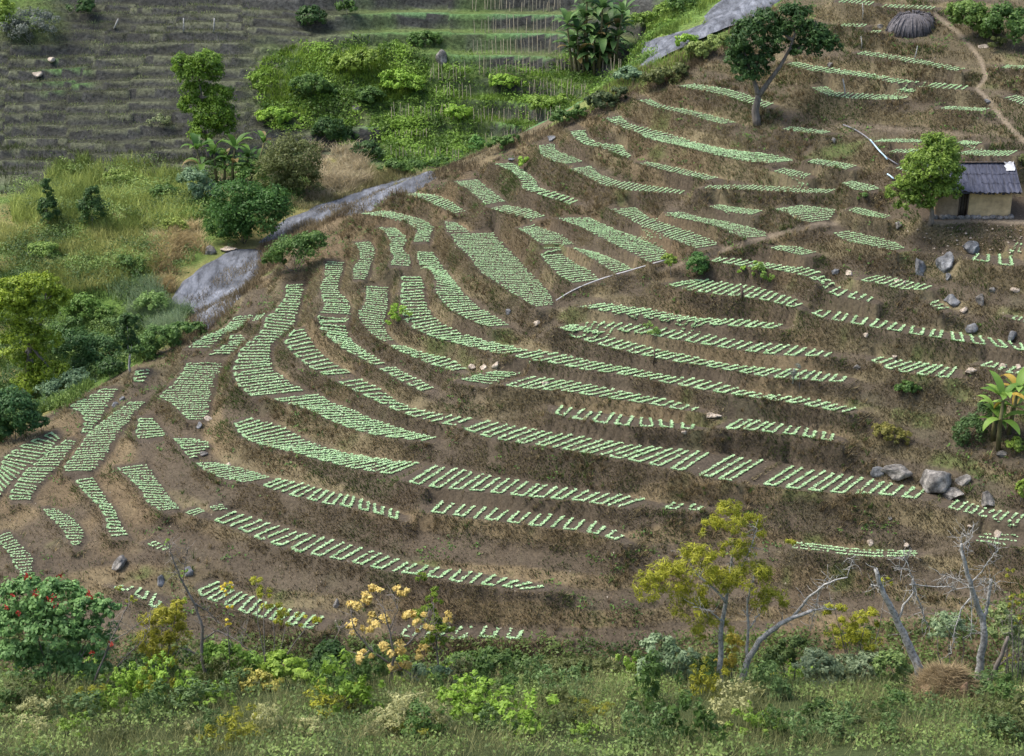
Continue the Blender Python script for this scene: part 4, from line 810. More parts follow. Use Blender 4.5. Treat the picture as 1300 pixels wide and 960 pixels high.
def banana(label, foot, stems, seed, tones, dead=(.22, .17, .07), hit_ya=None):
    r = np.random.default_rng(seed); b = hit(*foot, ya=hit_ya); t = thing('banana_plant', label, 'banana plant', b, 'banana plants')
    mpp = (b@_fw)/FPX
    for (cx, cy, ll, nl) in stems:      # crown centre in photo pixels, leaf length in pixels, number of leaves
        c = at_y(cx, cy, b[1]+r.uniform(-.6, .6)); ft = np.array([c[0]+(b[0]-c[0])*.25, c[1], 0]); ft[2] = float(ground(ft[0], ft[1]))-.1
        v = tube_mesh(np.array([ft, ft*.5+c*.5+r.normal(0, .05, 3), c]), [.13, .11, .07], 7); mesh_obj('stem', v[0], v[1], M_BANSTEM, t, loc=b, smooth_shade=True)
        for k in range(nl+5):
            low = k >= nl; c1_ = c if not low else c*.5+ft*.5+np.array([0, 0, .3]); az = k*2.4+r.uniform(-.3, .3); el = r.uniform(.45, 1.35) if not low else r.uniform(.2, .9); L_ = ll*mpp*r.uniform(.8, 1.15)
            V, Fq = banana_leaf(L_, L_*.30, r.uniform(.5, 1.3), el, az, r, c1_)
            q = r.random(); col = np.array(tones[0])*(1-q)+np.array(tones[1])*q
            if r.random() < .1: col = np.array(dead); 
            mesh_obj('leaf', V, Fq, M_LEAF, t, fcol=np.repeat(col[None], len(Fq), 0), loc=b)
M_BANSTEM = m_plain('banana_stem', (.16, .15, .07), 6, .5, 1.4, stretch=(1, 1, .3))
banana('large banana clump at the top of the bean pole terraces', (755, 90), [(728, 58, 30, 11), (742, 24, 32, 11), (765, 12, 32, 11), (784, 36, 30, 11), (755, 50, 30, 12), (775, 66, 28, 11), (745, 0, 30, 10), (733, 40, 30, 10), (760, 72, 26, 11), (740, 74, 24, 10), (770, 34, 30, 10), (720, 30, 26, 8), (790, 18, 26, 8)], 5, ((.05, .11, .035), (.15, .26, .08)))
banana('banana clump under the stacked round tree', (278, 236), [(250, 190, 26, 8), (272, 196, 24, 8), (298, 188, 28, 9), (315, 200, 24, 8), (335, 182, 22, 7), (285, 205, 22, 7)], 6, ((.05, .12, .025), (.15, .27, .05)))
banana('broad leaved banana plant at the right edge', (1272, 566), [(1274, 506, 36, 10), (1292, 496, 36, 8), (1262, 520, 28, 6)], 8, ((.09, .19, .03), (.24, .38, .08)), dead=(.42, .30, .06))
# ------------------------------------------------------------------ bare rock of the stream bed
M_SLAB = m_rock('stream_rock', (.032, .037, .046), (.18, .195, .225), 1.1, (1.8, .5, 1))
M_STONE = m_rock('boulder_rock', (.035, .034, .032), (.36, .34, .31), 2.6)
M_PALESTONE = m_rock('pale_stone', (.30, .24, .18), (.62, .54, .44), 3.0)
M_BLUESTONE = m_rock('blue_grey_stone', (.045, .048, .052), (.30, .31, .32), 2.6)
def slab(label, poly, box, seed):
    poly = pp(poly); x, y = np.meshgrid(np.arange(box[0], box[1], .22), np.arange(box[2], box[3], .22)); z = base(x, y)
    px, py = project(np.stack([x, y, z], -1)); inn = inpoly(px, py, poly); d = distline(px, py, np.concatenate([poly, poly[:1]]))
    s = np.where(inn, d, -d)+6*(fbm(x, y, 2.2, 3)-.5)
    zz = np.minimum(ground(x, y), z+.1)+.42*smooth(-3, 9, s)-.12+.22*(fbm(x, y, 2.5, 4)-.5)+.10*np.abs(fbm(x*2.2, y*.6, 1.6, 3)-.5)
    keep = s > -3.5; Fq = grid_faces(*x.shape); Fq = Fq[keep.ravel()[Fq].all(1)]
    u, inv = np.unique(Fq, return_inverse=True); V = np.stack([x, y, zz], -1).reshape(-1, 3)[u]
    o = mesh_obj('rock_slab', V, inv.reshape(-1, 4), M_SLAB, smooth_shade=True, loc=V.mean(0)); tag(o, label, 'rock', 'bare rock slabs along the stream')
slab('smooth bluish rock slab below the dry tuft, lowest of the stream', '208,394 230,356 262,336 298,316 336,316 332,342 303,378 262,414 238,412', (-32, -10, 98, 120), 1)
slab('long narrow bluish rock slab along the rim grass', '322,312 338,297 368,274 445,244 546,216 562,224 512,249 445,274 392,289 352,305', (-24, 0, 110, 136), 2)
slab('sunlit bluish rock slab at the top beside the forked tree', '808,88 816,54 850,44 888,30 902,10 930,-12 1000,-12 968,18 905,56 852,78', (6, 32, 118, 150), 3)

# ------------------------------------------------------------------ boulders and stones
def ico(sub=2):
    t = (1+5**.5)/2; V = np.array([[-1, t, 0], [1, t, 0], [-1, -t, 0], [1, -t, 0], [0, -1, t], [0, 1, t], [0, -1, -t], [0, 1, -t], [t, 0, -1], [t, 0, 1], [-t, 0, -1], [-t, 0, 1]], float); V /= np.linalg.norm(V[0])
    Fl = [[0, 11, 5], [0, 5, 1], [0, 1, 7], [0, 7, 10], [0, 10, 11], [1, 5, 9], [5, 11, 4], [11, 10, 2], [10, 7, 6], [7, 1, 8], [3, 9, 4], [3, 4, 2], [3, 2, 6], [3, 6, 8], [3, 8, 9], [4, 9, 5], [2, 4, 11], [6, 2, 10], [8, 6, 7], [9, 8, 1]]
    V = V.tolist()
    for _ in range(sub):
        c = {}; N_ = []
        def mid(a, b):
            k = (min(a, b), max(a, b))
            if k not in c: m = np.array(V[a])+np.array(V[b]); V.append((m/np.linalg.norm(m)).tolist()); c[k] = len(V)-1
            return c[k]
        for a, b, d in Fl: x, y, z = mid(a, b), mid(b, d), mid(d, a); N_ += [[a, x, z], [b, y, x], [d, z, y], [x, y, z]]
        Fl = N_
    return np.array(V), np.array(Fl)
ICO = ico(2); ICO3 = ico(3)
def stone(px, py, w, h, mat, label, seed, name='boulder', group='boulders and stones on the slope'):
    r = np.random.default_rng(seed*7+3); b = hit(px, py); mpp = (b@_fw)/FPX; V, Fl = ICO3 if w > 16 else ICO; V = V.copy()
    for _ in range(9):                      # chop flat facets off a ball
        d = r.normal(0, 1, 3); d /= np.linalg.norm(d); q = r.uniform(.38, .8); s = V@d; V = V-np.where(s > q, s-q, 0)[:, None]*d
    V = V*(1+.5*(fbm(V[:, 0]*2+seed, V[:, 1]*2+V[:, 2]*2, 1.1, 4)-.5))[:, None]
    V = V*np.array([w/2, (w+h)/4, h/2])*1.12*mpp; a = r.uniform(0, 6.28) if abs(w-h) < 8 else 0; V = V@np.array([[math.cos(a), -math.sin(a), 0], [math.sin(a), math.cos(a), 0], [0, 0, 1]])
    V = V+b+np.array([0, 0, h*mpp*.08]); return tag(mesh_obj(name, V, Fl, mat, loc=b), label, 'rock', group)
ST_ = [(1182, 612, 46, 42, M_STONE, 'largest pale topped boulder below the banana plant'), (1137, 606, 36, 24, M_STONE, 'dark split boulder left of the largest one'), (1114, 605, 14, 18, M_BLUESTONE, 'small grey boulder left of the dark split one'),
 (1210, 628, 26, 24, M_STONE, 'grey boulder below and right of the largest one'), (1222, 612, 18, 18, M_STONE, 'dark boulder behind the group by the beds'), (1252, 640, 24, 22, M_STONE, 'dark mottled boulder toward the right edge'),
 (1272, 580, 14, 10, M_STONE, 'small stone below the banana stem'), (1166, 345, 20, 34, M_BLUESTONE, 'tall bluish rock below the hut tree'), (1200, 336, 22, 30, M_BLUESTONE, 'tall rock right of the tall bluish one'), (1232, 318, 22, 18, M_BLUESTONE, 'round grey boulder below the hut yard'),
 (1203, 355, 8, 14, M_BLUESTONE, 'little upright stone below the tall rocks'), (1208, 385, 24, 16, M_BLUESTONE, 'broad blue grey rock above the long loops'), (1224, 396, 14, 10, M_PALESTONE, 'orange pale stone beside the broad blue grey rock'), (1243, 386, 14, 20, M_STONE, 'upright pale rock right of the orange stone'),
 (1290, 370, 14, 8, M_PALESTONE, 'pale flat stone near the right edge'), (1258, 372, 8, 12, M_STONE, 'small upright stone above the upright pale rock'), (1284, 432, 14, 14, M_BLUESTONE, 'blue grey rock at the right edge'), (1234, 420, 14, 14, M_BLUESTONE, 'dark bluish rock above the right hand loops'),
 (1062, 348, 12, 9, M_BLUESTONE, 'bluish stone in the orange soil scar'), (1078, 348, 16, 9, M_PALESTONE, 'tan stone in the orange soil scar'), (1139, 358, 8, 5, M_PALESTONE, 'left cream stone among the rows'), (1148, 360, 8, 5, M_PALESTONE, 'right cream stone among the rows'),
 (1099, 430, 8, 6, M_PALESTONE, 'lone cream stone on the bank'), (1136, 455, 9, 7, M_PALESTONE, 'cream stone above the slanted rows'), (1088, 468, 10, 10, M_STONE, 'grey stone right of the bare grey bush'), (1232, 474, 18, 7, M_PALESTONE, 'flat tan stone left of the banana plant'), (1274, 466, 11, 9, M_PALESTONE, 'tan stone behind the banana plant'), (1292, 468, 9, 10, M_PALESTONE, 'tan stone at the right edge behind the banana plant'),
 (600, 468, 11, 9, M_PALESTONE, 'left of three pale stones in the middle'), (614, 467, 12, 8, M_PALESTONE, 'middle of three pale stones'), (629, 466, 12, 9, M_PALESTONE, 'right of three pale stones'), (692, 488, 14, 7, M_PALESTONE, 'flat pale stone in the looped bed'), (905, 530, 22, 7, M_PALESTONE, 'long flat stone between two looped beds'), (868, 552, 8, 6, M_PALESTONE, 'pale stone on the bank under the small loops'),
 (264, 532, 12, 8, M_PALESTONE, 'white stone beside the four-sided plot'), (253, 541, 8, 9, M_BLUESTONE, 'grey stone left of the white one'), (258, 578, 12, 6, M_STONE, 'flat grey stone below the white one'), (290, 590, 9, 6, M_PALESTONE, 'brownish stone on the lower left bank'), (146, 516, 14, 8, M_BLUESTONE, 'bluish stone beside the notched strip'),
 (155, 508, 9, 8, M_BLUESTONE, 'small bluish stone on the left bank'), (205, 738, 12, 22, M_BLUESTONE, 'dark outcrop behind the bare twigs, left'), (240, 728, 14, 14, M_BLUESTONE, 'dark outcrop behind the bare twigs, right'), (150, 718, 22, 20, M_STONE, 'dark overgrown outcrop above the patchy plot'), (428, 770, 10, 14, M_STONE, 'grey stone beside the yellow leaved shrub'),
 (1268, 680, 14, 10, M_PALESTONE, 'tan stone at the lower right'), (1230, 672, 9, 6, M_PALESTONE, 'small tan stone left of the lower right one'), (1104, 690, 10, 8, M_PALESTONE, 'tan stone above the thin rows'), (1150, 695, 8, 7, M_PALESTONE, 'cream stone above the dead branches'), (1130, 662, 9, 6, M_STONE, 'grey stone on the lower right bank'),
 (1054, 84, 9, 10, M_STONE, 'pale upright rock on the strip right of the forked tree'), (1057, 180, 7, 12, M_STONE, 'grey upright rock below the forked tree'), (1117, 36, 9, 6, M_STONE, 'grey stone beside the stick heap'), (1253, 132, 9, 8, M_BLUESTONE, 'round grey stone on the trail side'), (1248, 60, 14, 7, M_PALESTONE, 'tan stone beside the trail'), (700, 178, 14, 10, M_BLUESTONE, 'blue grey stone on the ridge'), (648, 203, 12, 5, M_BLUESTONE, 'flat blue grey stone on the ridge'),
 (290, 318, 22, 10, M_PALESTONE, 'pale rock at the head of the lowest slab'), (268, 322, 14, 16, M_STONE, 'grey rock left of the pale one by the stream'), (560, 78, 14, 22, M_STONE, 'black rock on the far slope'), (452, 140, 14, 10, M_STONE, 'dark rock above the dry grass'), (48, 98, 14, 8, M_PALESTONE, 'pale stone on the old terraces, lower'), (66, 82, 12, 7, M_PALESTONE, 'pale stone on the old terraces, upper'), (1140, 290, 10, 12, M_STONE, 'grey rock below the hut tree'), (645, 398, 8, 10, M_BLUESTONE, 'grey stone at the end of the dense plot'), (680, 412, 12, 8, M_PALESTONE, 'pale stone where two terraces meet')]
for i, (x, y, w, h, m_, lab) in enumerate(ST_): stone(x, y, w, h, m_, lab, i)

# ------------------------------------------------------------------ mud hut
M_MUD = m_plain('mud_plaster', (.56, .42, .23), 1.6, .6, 1.25, bumpd=.05); M_MUDB = m_plain('brown_mud', (.34, .25, .16), 2.2, .6, 1.3, bumpd=.05)
M_SHEET = m_plain('dark_sheeting', (.050, .054, .076), 2.0, .35, 1.7, rough=.55, bumpd=.05, stretch=(3.5, .6, .6)); M_WOOD = m_plain('old_wood', (.11, .085, .065), 6, .6, 1.4)
M_WHITE = m_plain('torn_plastic', (.5, .51, .52), 4, .7, 1.1, rough=.4); M_VOID = m_plain('dark_doorway', (.012, .010, .009), 3, .8, 1.2)
def boxv(c, s, rot=0., tilt=0.):
    V = np.array([[x, y, z] for x in (-.5, .5) for y in (-.5, .5) for z in (-.5, .5)])*np.array(s)
    V = V@np.array([[1, 0, 0], [0, math.cos(tilt), math.sin(tilt)], [0, -math.sin(tilt), math.cos(tilt)]])
    V = V@np.array([[math.cos(rot), math.sin(rot), 0], [-math.sin(rot), math.cos(rot), 0], [0, 0, 1]])
    return V+np.array(c), np.array([[0, 1, 3, 2], [4, 6, 7, 5], [0, 4, 5, 1], [2, 3, 7, 6], [0, 2, 6, 4], [1, 5, 7, 3]])
hb = np.array([HUT[0]-.05, HUT[1]+.35, -30.3]); hut = thing('mud_hut', 'small mud walled hut with dark sheeted roof at the right edge', 'hut', hb)
def hp(name, v, mat, parent=hut, sm=False): return mesh_obj(name, v[0], v[1], mat, parent, loc=hb, smooth_shade=sm)
HW, HD, HH = 4.6, 3.0, 1.75                      # width, depth, wall height
def wallpanel(x0, x1, y, h0, h1, th, mat, name='wall'):
    nx = max(2, int((x1-x0)/.15)); nz = 10; xs = np.linspace(x0, x1, nx); zs = np.linspace(h0, h1, nz); X_, Z_ = np.meshgrid(xs, zs)
    yf = y+.05*(fbm(X_*3+9, Z_*3, 1, 3)-.5); A = np.stack([X_, yf, Z_], -1).reshape(-1, 3)+hb; B_ = np.stack([X_, np.full_like(X_, y+th), Z_], -1).reshape(-1, 3)+hb
    n_ = len(A); f = grid_faces(nz, nx); e = []
    for i in range(nx-1): e += [[i+1, i, n_+i, n_+i+1], [(nz-1)*nx+i, (nz-1)*nx+i+1, n_+(nz-1)*nx+i+1, n_+(nz-1)*nx+i]]
    for j in range(nz-1): e += [[j*nx, (j+1)*nx, n_+(j+1)*nx, n_+j*nx], [(j+1)*nx+nx-1, j*nx+nx-1, n_+j*nx+nx-1, n_+(j+1)*nx+nx-1]]
    return hp(name, (np.concatenate([A, B_]), np.concatenate([f, f[:, ::-1]+n_, np.array(e)])), mat)
wallpanel(-2.25, -.86, 0, -.1, HH, .22, M_MUDB); wallpanel(-.30, 2.22, -.03, -.1, HH, .24, M_MUD); wallpanel(-.86, -.30, .02, 1.45, HH, .2, M_MUDB, 'lintel')
for sx in (-1, 1): hp('side_wall', boxv(hb+np.array([sx*2.2, HD/2+.05, HH/2-.05]), (.2, HD-.3, HH)), M_MUDB)
hp('back_wall', boxv(hb+np.array([0, HD, HH/2-.05]), (HW, .2, HH)), M_MUDB)
dr = hp('door', boxv(hb+np.array([-.58, .30, .7]), (.54, .04, 1.45)), M_VOID)  # near-black panel: the shade of the open doorway put into its colour
for i in range(3): hp('plank', boxv(hb+np.array([-.76+i*.18, .27, .7]), (.16, .02, 1.4)), M_WOOD, dr)
hp('door_post', boxv(hb+np.array([-.83, .03, .7]), (.07, .09, 1.5)), M_WOOD); hp('door_post', boxv(hb+np.array([-.33, .03, .7]), (.07, .09, 1.5)), M_WOOD)
r = np.random.default_rng(4)
for i in range(13):                              # rough footing stones and rubble along the front
    V, Fl = ICO; d = np.array([r.uniform(.14, .26), r.uniform(.12, .2), r.uniform(.10, .17)]); q = V*d*(1+.2*r.random((len(V), 1)))+hb+np.array([-2.3+i*.38+r.uniform(-.06, .06), -.22+r.uniform(-.1, .06), .06])
    hp('footing_stone', (q, Fl), M_STONE)
# roof: two slopes, each laid with overlapping sheets
RZ = HH+1.05; EAVE = HH-.02
def roofpt(u, v, side, off):                     # u along the ridge, v from eave 0 to ridge 1
    y = -.40+(HD/2+.43)*v if side == 0 else HD+.62-(HD/2+.60)*v
    return hb+np.array([u, y, EAVE+(RZ-EAVE)*v-.10*math.sin(3.1*v)*0+off])
roof = hp('roof', merge([boxv(hb+np.array([0, 0, 0]), (.01, .01, .01))]), M_WOOD)
bpy.data.objects.remove(roof)
dk = []
for side in (0, 1):
    a = np.array([roofpt(-2.55, 0, side, -.05), roofpt(2.5, 0, side, -.05), roofpt(2.5, 1, side, -.05), roofpt(-2.55, 1, side, -.05)]); dk.append((np.concatenate([a, a-np.array([0, 0, .06])]), np.array([[0, 1, 2, 3], [7, 6, 5, 4], [0, 4, 5, 1], [1, 5, 6, 2], [2, 6, 7, 3], [3, 7, 4, 0]])))
V, Fq = merge(dk); roof = hp('roof', (V, Fq), M_WOOD)
for side in (0, 1):
    for rowi in range(3):
        u = -2.6
        while u < 2.45:
            w_ = r.uniform(1.3, 2.6); u1 = min(u+w_, 2.55); v0 = rowi/3-.05-r.uniform(0, .06); v1 = (rowi+1)/3+.05; o0 = .035+.012*r.random()
            nx = 22; us = np.linspace(u-.04, u1+.04, nx); P0 = []; 
            for vv, of in ((v0, o0+.035), ((v0+v1)/2, o0+.02), (v1, o0)):
                for uu in us: P0.append(roofpt(uu, vv+(r.normal(0, .022) if vv == v0 else 0), side, of+.012*math.sin(uu*22)+r.normal(0, .008)))
            P0 = np.array(P0); f = grid_faces(3, nx); hp('roof_sheet', (P0, f), M_SHEET, roof); u = u1
    if side == 0:
        for i in range(26):                     # ragged fringe over the wall
            u = -2.5+i*.195+r.uniform(-.04, .04); a = roofpt(u, -.05, 0, .02); b_ = roofpt(u+.19, -.05, 0, .02); dz = r.uniform(.08, .20)
            hp('fringe', (np.array([a, b_, b_-np.array([0, -.04, dz]), a-np.array([0, -.04, dz*r.uniform(.7, 1.1)])]), np.array([[0, 1, 2, 3]])), M_SHEET, roof)
P0 = []
for j, vv in enumerate(np.linspace(.66, 1.0, 5)):
    for i, uu in enumerate(np.linspace(1.85, 2.40, 6)): P0.append(roofpt(uu+.12*vv+r.normal(0, .03), vv, 0, .12+.03*r.random()))
hp('plastic_patch', (np.array(P0), grid_faces(5, 6)), M_WHITE, roof)
for u in (-1.9, -.9, .2, 1.2, 2.1): v = tube_mesh(np.array([roofpt(u, -.04, 0, -.12), roofpt(u, .5, 0, -.14)]), [.04, .04], 6); hp('rafter', v, M_WOOD, roof)
v = tube_mesh(np.array([roofpt(-2.6, 1, 0, .09), roofpt(2.6, 1, 0, .08)]), [.05, .05], 6); hp('ridge_pole', v, M_WOOD, roof)

# ------------------------------------------------------------------ heap of sticks near the top of the trail
b = hit(1160, 46); mpp = (b@_fw)/FPX; heap = thing('stick_heap', 'dark dome shaped heap of leaning sticks near the trail', 'stick heap', b); M_STICK = m_plain('grey_stick', (.10, .095, .10), 5, .5, 1.6)
for i in range(150):
    a = r.uniform(0, 6.283); rx, ry = 33*mpp, 1.3; rr = r.uniform(.75, 1.0); foot_ = b+np.array([math.cos(a)*rx*rr, math.sin(a)*ry*rr+.9, 0]); foot_[2] = float(ground(foot_[0], foot_[1]))
    top = b+np.array([math.cos(a)*rx*r.uniform(.35, .62), .9+math.sin(a)*ry*r.uniform(.1, .5), r.uniform(1.05, 1.45)])
    v = tube_mesh(np.array([foot_, (foot_+top)/2+np.array([math.cos(a)*.12, math.sin(a)*.1, .12]), top]), [.045, .04, .025], 5); mesh_obj('stick', v[0], v[1], M_STICK, heap, loc=b)
V, Fl = ICO; core = V*np.array([30*mpp, 1.1, 1.25]); core = core[:, :]+np.array([0, .95, .1]); mesh_obj('brush_core', core+b, Fl, M_STICK, heap, loc=b)

# ------------------------------------------------------------------ pipes, posts
M_HOSE = m_plain('grey_hose', (.22, .22, .24), 4, .8, 1.2, rough=.5, bumpd=0); M_PIPE = m_plain('pale_blue_pipe', (.45, .62, .72), 3, .85, 1.1, rough=.4, bumpd=0); M_PIPEG = m_plain('pale_pipe', (.52, .52, .52), 3, .8, 1.1, rough=.5, bumpd=0)
def pipe(line, rad, mat, label, lift=.12, name='pipe', n=14):
    q = resamp(pp(line), n); P_ = np.array([hit(*s)+np.array([0, 0, lift]) for s in q]); P_[1:-1, 2] = np.maximum(P_[1:-1, 2], (P_[:-2, 2]+P_[2:, 2])/2*.7+P_[1:-1, 2]*.3)
    for _ in range(4): P_[1:-1] = (P_[:-2]+P_[2:]+2*P_[1:-1])/4
    v = tube_mesh(P_, np.full(n, rad), 6); tag(mesh_obj(name, v[0], v[1], mat, loc=P_[0], smooth_shade=True), label, 'pipe')
pipe('1070,161 1085,166 1100,177 1110,188 1122,204 1140,212', .035, M_HOSE, 'grey hose curving down the slope beside the pale blue pipe', name='hose')
pipe('1104,184 1112,193 1118,200 1126,208', .045, M_PIPE, 'pale blue pipe lying on the slope left of the hut tree', .22)
pipe('1126,227 1134,234', .05, M_PIPE, 'short stub of pale blue pipe below the long one', .2, n=5)
pipe('706,386 735,369 790,353 845,336', .035, M_PIPEG, 'pale straight pipe above the cut bank', .18)
def post(x, y0, y1, x1, rad, mat, label):
    b = hit(x, y0); t_ = at_y(x1, y1, b[1]+.05); v = tube_mesh(np.array([b-np.array([0, 0, .1]), (b+t_)/2+np.array([.03, 0, 0]), t_]), [rad, rad*.9, rad*.7], 6); tag(mesh_obj('post', v[0], v[1], mat, loc=b), label, 'post', 'thin posts')
for a in ((1073, 121, 100, 1070, .05, M_PALEBARK, 'thin pale post on the curved strip'), (1094, 62, 46, 1093, .04, M_PALEBARK, 'thin pale post left of the thin strip'), (1095, 28, 4, 1095, .035, M_PALEBARK, 'tall thin post at the top edge'), (1160, 77, 58, 1165, .04, M_PALEBARK, 'leaning pale stick below the stick heap'), (942, 384, 364, 941, .09, M_WOOD, 'dark stub of a post on the slope'),
          (829, 463, 443, 831, .05, M_WOOD, 'short dark stake between the loops'), (145, 37, 24, 150, .08, M_PALEBARK, 'leaning pale post on the old terraces, left'), (233, 42, 23, 233, .07, M_PALEBARK, 'upright pale post on the old terraces, middle'), (271, 42, 23, 272, .07, M_PALEBARK, 'upright pale post on the old terraces, right'), (1006, 492, 468, 1008, .05, M_PALEBARK, 'pale stem under the bare grey bush'), (375, 240, 222, 377, .06, M_WOOD, 'dark stump beside the straw coloured grass')): post(*a)

# ------------------------------------------------------------------ bean poles on the far terraces: each row a thing, each pole a part
M_POLE = m_plain('bean_pole', (.44, .38, .28), 3, .7, 1.2, bumpd=0)
v0 = tube_mesh(np.array([[0, 0, -.1], [.01, 0, .6], [0, .01, 1.]]), [.036, .032, .024], 4)
pm = bpy.data.meshes.new('pole'); pm.from_pydata(v0[0].tolist(), [], v0[1].tolist()); pm.materials.append(M_POLE); pm.update()
PR = [(600, 712, 41, 20, 'upper row left of the banana clump'), (598, 715, 14, 15, 'topmost row'), (600, 712, 68, 22, 'second row left of the banana clump'), (602, 745, 96, 22, 'row below the banana clump'), (545, 592, 103, 20, 'short row beside the black rock'), (545, 600, 126, 20, 'row under the black rock'), (655, 745, 124, 20, 'right hand row of the middle terraces'),
      (495, 592, 153, 20, 'long left row in the middle'), (600, 712, 155, 18, 'middle row facing the ridge'), (615, 680, 181, 16, 'lowest row by the ridge'), (495, 590, 203, 16, 'lowest row by the stream'), (705, 792, 90, 18, 'row right of the banana clump foot'), (500, 545, 178, 14, 'short row in the bright grass')]
for x0, x1, yb, hh, lab in PR:
    n = int((x1-x0)/4.6); b = hit((x0+x1)/2, yb, 118); rw = thing('bean_pole_row', 'upright bean poles on the far terraces, '+lab, 'bean poles', b, 'rows of bean poles')
    for i in range(n):
        if r.random() < .12: continue
        q = hit(x0+(x1-x0)*(i+.5)/n+r.uniform(-1.5, 1.5), yb+r.uniform(-1.5, 1.5), 118); o = bpy.data.objects.new('pole', pm); COL.objects.link(o); o.parent = rw; o.location = [float(s) for s in q-b]
        o.scale = (1, 1, hh*r.uniform(.75, 1.15)*(q@_fw)/FPX); o.rotation_euler = (r.normal(0, .05), r.normal(0, .05), r.uniform(0, 6))

# pale rubble scattered below the hut yard
r = np.random.default_rng(90); VV = []; FF = []
for i in range(46):
    q = hit(r.uniform(1165, 1300), r.uniform(288, 325)); VV.append(ICO[0]*r.uniform(.03, .09)*np.array([1, 1, .6])+q+np.array([0, 0, .04])); FF.append(ICO[1]+i*len(ICO[0]))
tag(mesh_obj('pale_rubble', np.concatenate(VV), np.concatenate(FF), M_PALESTONE), 'pale specks of rubble below the hut yard', 'rubble', kind='stuff')
# ------------------------------------------------------------------ the near knoll: scrub in front
def fp(px, py, y): return at_y(float(px), float(py), y)
def limb_tree(name, label, cat, foot, y, limbs, mat, seed, leaves=None, k=7):
    """limbs: list of (photo polyline, r0, r1, depth drift in metres); leaves: (lobes, leaf size, tones, n, aspect)"""
    r = np.random.default_rng(seed); b = fp(*foot, y); b[2] = min(b[2], float(ground(b[0], b[1]))+.1); t = thing(name, label, cat, b)
    for i, (ln, r0, r1, dy) in enumerate(limbs):
        q = pp(ln); m = len(q)*3; q = resamp(q, m); ys = y+np.linspace(0, 1, m)*dy+np.cumsum(r.normal(0, .03, m)); P_ = np.array([fp(a[0], a[1], yy) for a, yy in zip(q, ys)])
        P_ += r.normal(0, .012, P_.shape)
        if i == 0: P_[0] = b-np.array([0, 0, .15])
        v = tube_mesh(P_, np.linspace(r0, r1, m), k if r0 > .04 else 5); mesh_obj('trunk' if r0 > .075 else 'branch', v[0], v[1], mat, t, loc=b, smooth_shade=True)
    tw = []
    for (ln, r0, r1, dy) in limbs:              # fine twigs
        q = pp(ln); q = resamp(q, 14)
        for _ in range(int(4+5*len(pp(ln))*(1 if r0 < .09 else .5))):
            a = q[r.integers(4, 14)]; p0 = fp(a[0], a[1], y+dy*.6); d = r.normal(0, 1, 3)+np.array([0, 0, .5]); d /= np.linalg.norm(d); L_ = r.uniform(.15, .6)
            tw.append(tube_mesh(wobble(p0, p0+d*L_, 5, .5, r), np.linspace(.009, .004, 5), 3))
    v = merge(tw); mesh_obj('twigs', v[0], v[1], mat, t, loc=b)['kind'] = 'stuff'
    if leaves:
        lo, lf, tn, n, asp = leaves; mpp = (b@_fw)/FPX; L = [(fp(cx, cy, y+r.uniform(-.5, .5)), np.array([rx, .8*rx, ry])*mpp) for cx, cy, rx, ry in lo]
        L = [(c_, q*1.12) for c_, q in L]; V, Fq, c = crown_cards(L, int(n*1.0), lf, np.array(tn[0])*1.2, np.array(tn[1])*1.2, r, aspect=asp); mesh_obj('crown', V, Fq, M_LEAF, t, fcol=c, loc=b)
    return t
YK = 41.5
YG = ((.11, .13, .012), (.40, .40, .04))
limb_tree('pale_trunked_tree', 'yellow green feathery tree with pale lichened trunk in the foreground', 'tree', (915, 872), YK, [
  ('915,872 914,840 915,800 922,760 928,720 932,690', .10, .03, .3), ('940,872 948,840 962,815 985,795 1005,785 1030,775', .11, .05, -.3), ('1005,786 1018,770 1030,755 1050,740 1075,733', .05, .02, -.2), ('1020,778 1045,772 1060,774', .03, .012, .2), ('1075,733 1080,718 1085,705', .018, .006, 0), ('1040,744 1036,770 1028,800', .018, .008, .1),
  ('922,765 905,745 885,730 870,705', .045, .012, .4), ('918,790 900,775 880,770', .03, .01, -.4), ('948,838 950,800 948,770 955,740 962,715', .05, .015, .4), ('925,745 940,725 955,690 960,670', .03, .01, -.3), ('950,800 965,780 972,755', .02, .008, .2)], M_PALEBARK, 1,
  ([(925, 655, 22, 16), (950, 668, 20, 14), (905, 672, 14, 12), (885, 715, 26, 24), (850, 740, 26, 26), (825, 745, 18, 20), (912, 740, 24, 20), (955, 735, 26, 22), (978, 760, 20, 18), (880, 775, 24, 16), (935, 700, 20, 16), (905, 800, 24, 14), (1003, 690, 8, 6)], .19, YG, 12500, .13))
limb_tree('dead_tree', 'leaning dead grey trunk, left one of the bare pair', 'dead tree', (1172, 868), YK-.6, [
  ('1172,868 1165,845 1152,815 1140,790 1128,765 1118,745 1112,722', .15, .06, 0), ('1140,790 1145,770 1160,752 1158,735 1152,715', .04, .012, .3), ('1118,745 1105,742', .03, .012, .1), ('1158,735 1165,760 1172,780 1178,795', .03, .012, .2), ('1152,722 1140,722', .015, .006, 0), ('1155,742 1180,744 1205,745 1215,748', .02, .012, .3), ('1215,748 1240,745 1252,735', .014, .006, .2), ('1152,716 1148,706', .012, .005, .1)], M_PALEBARK, 2)
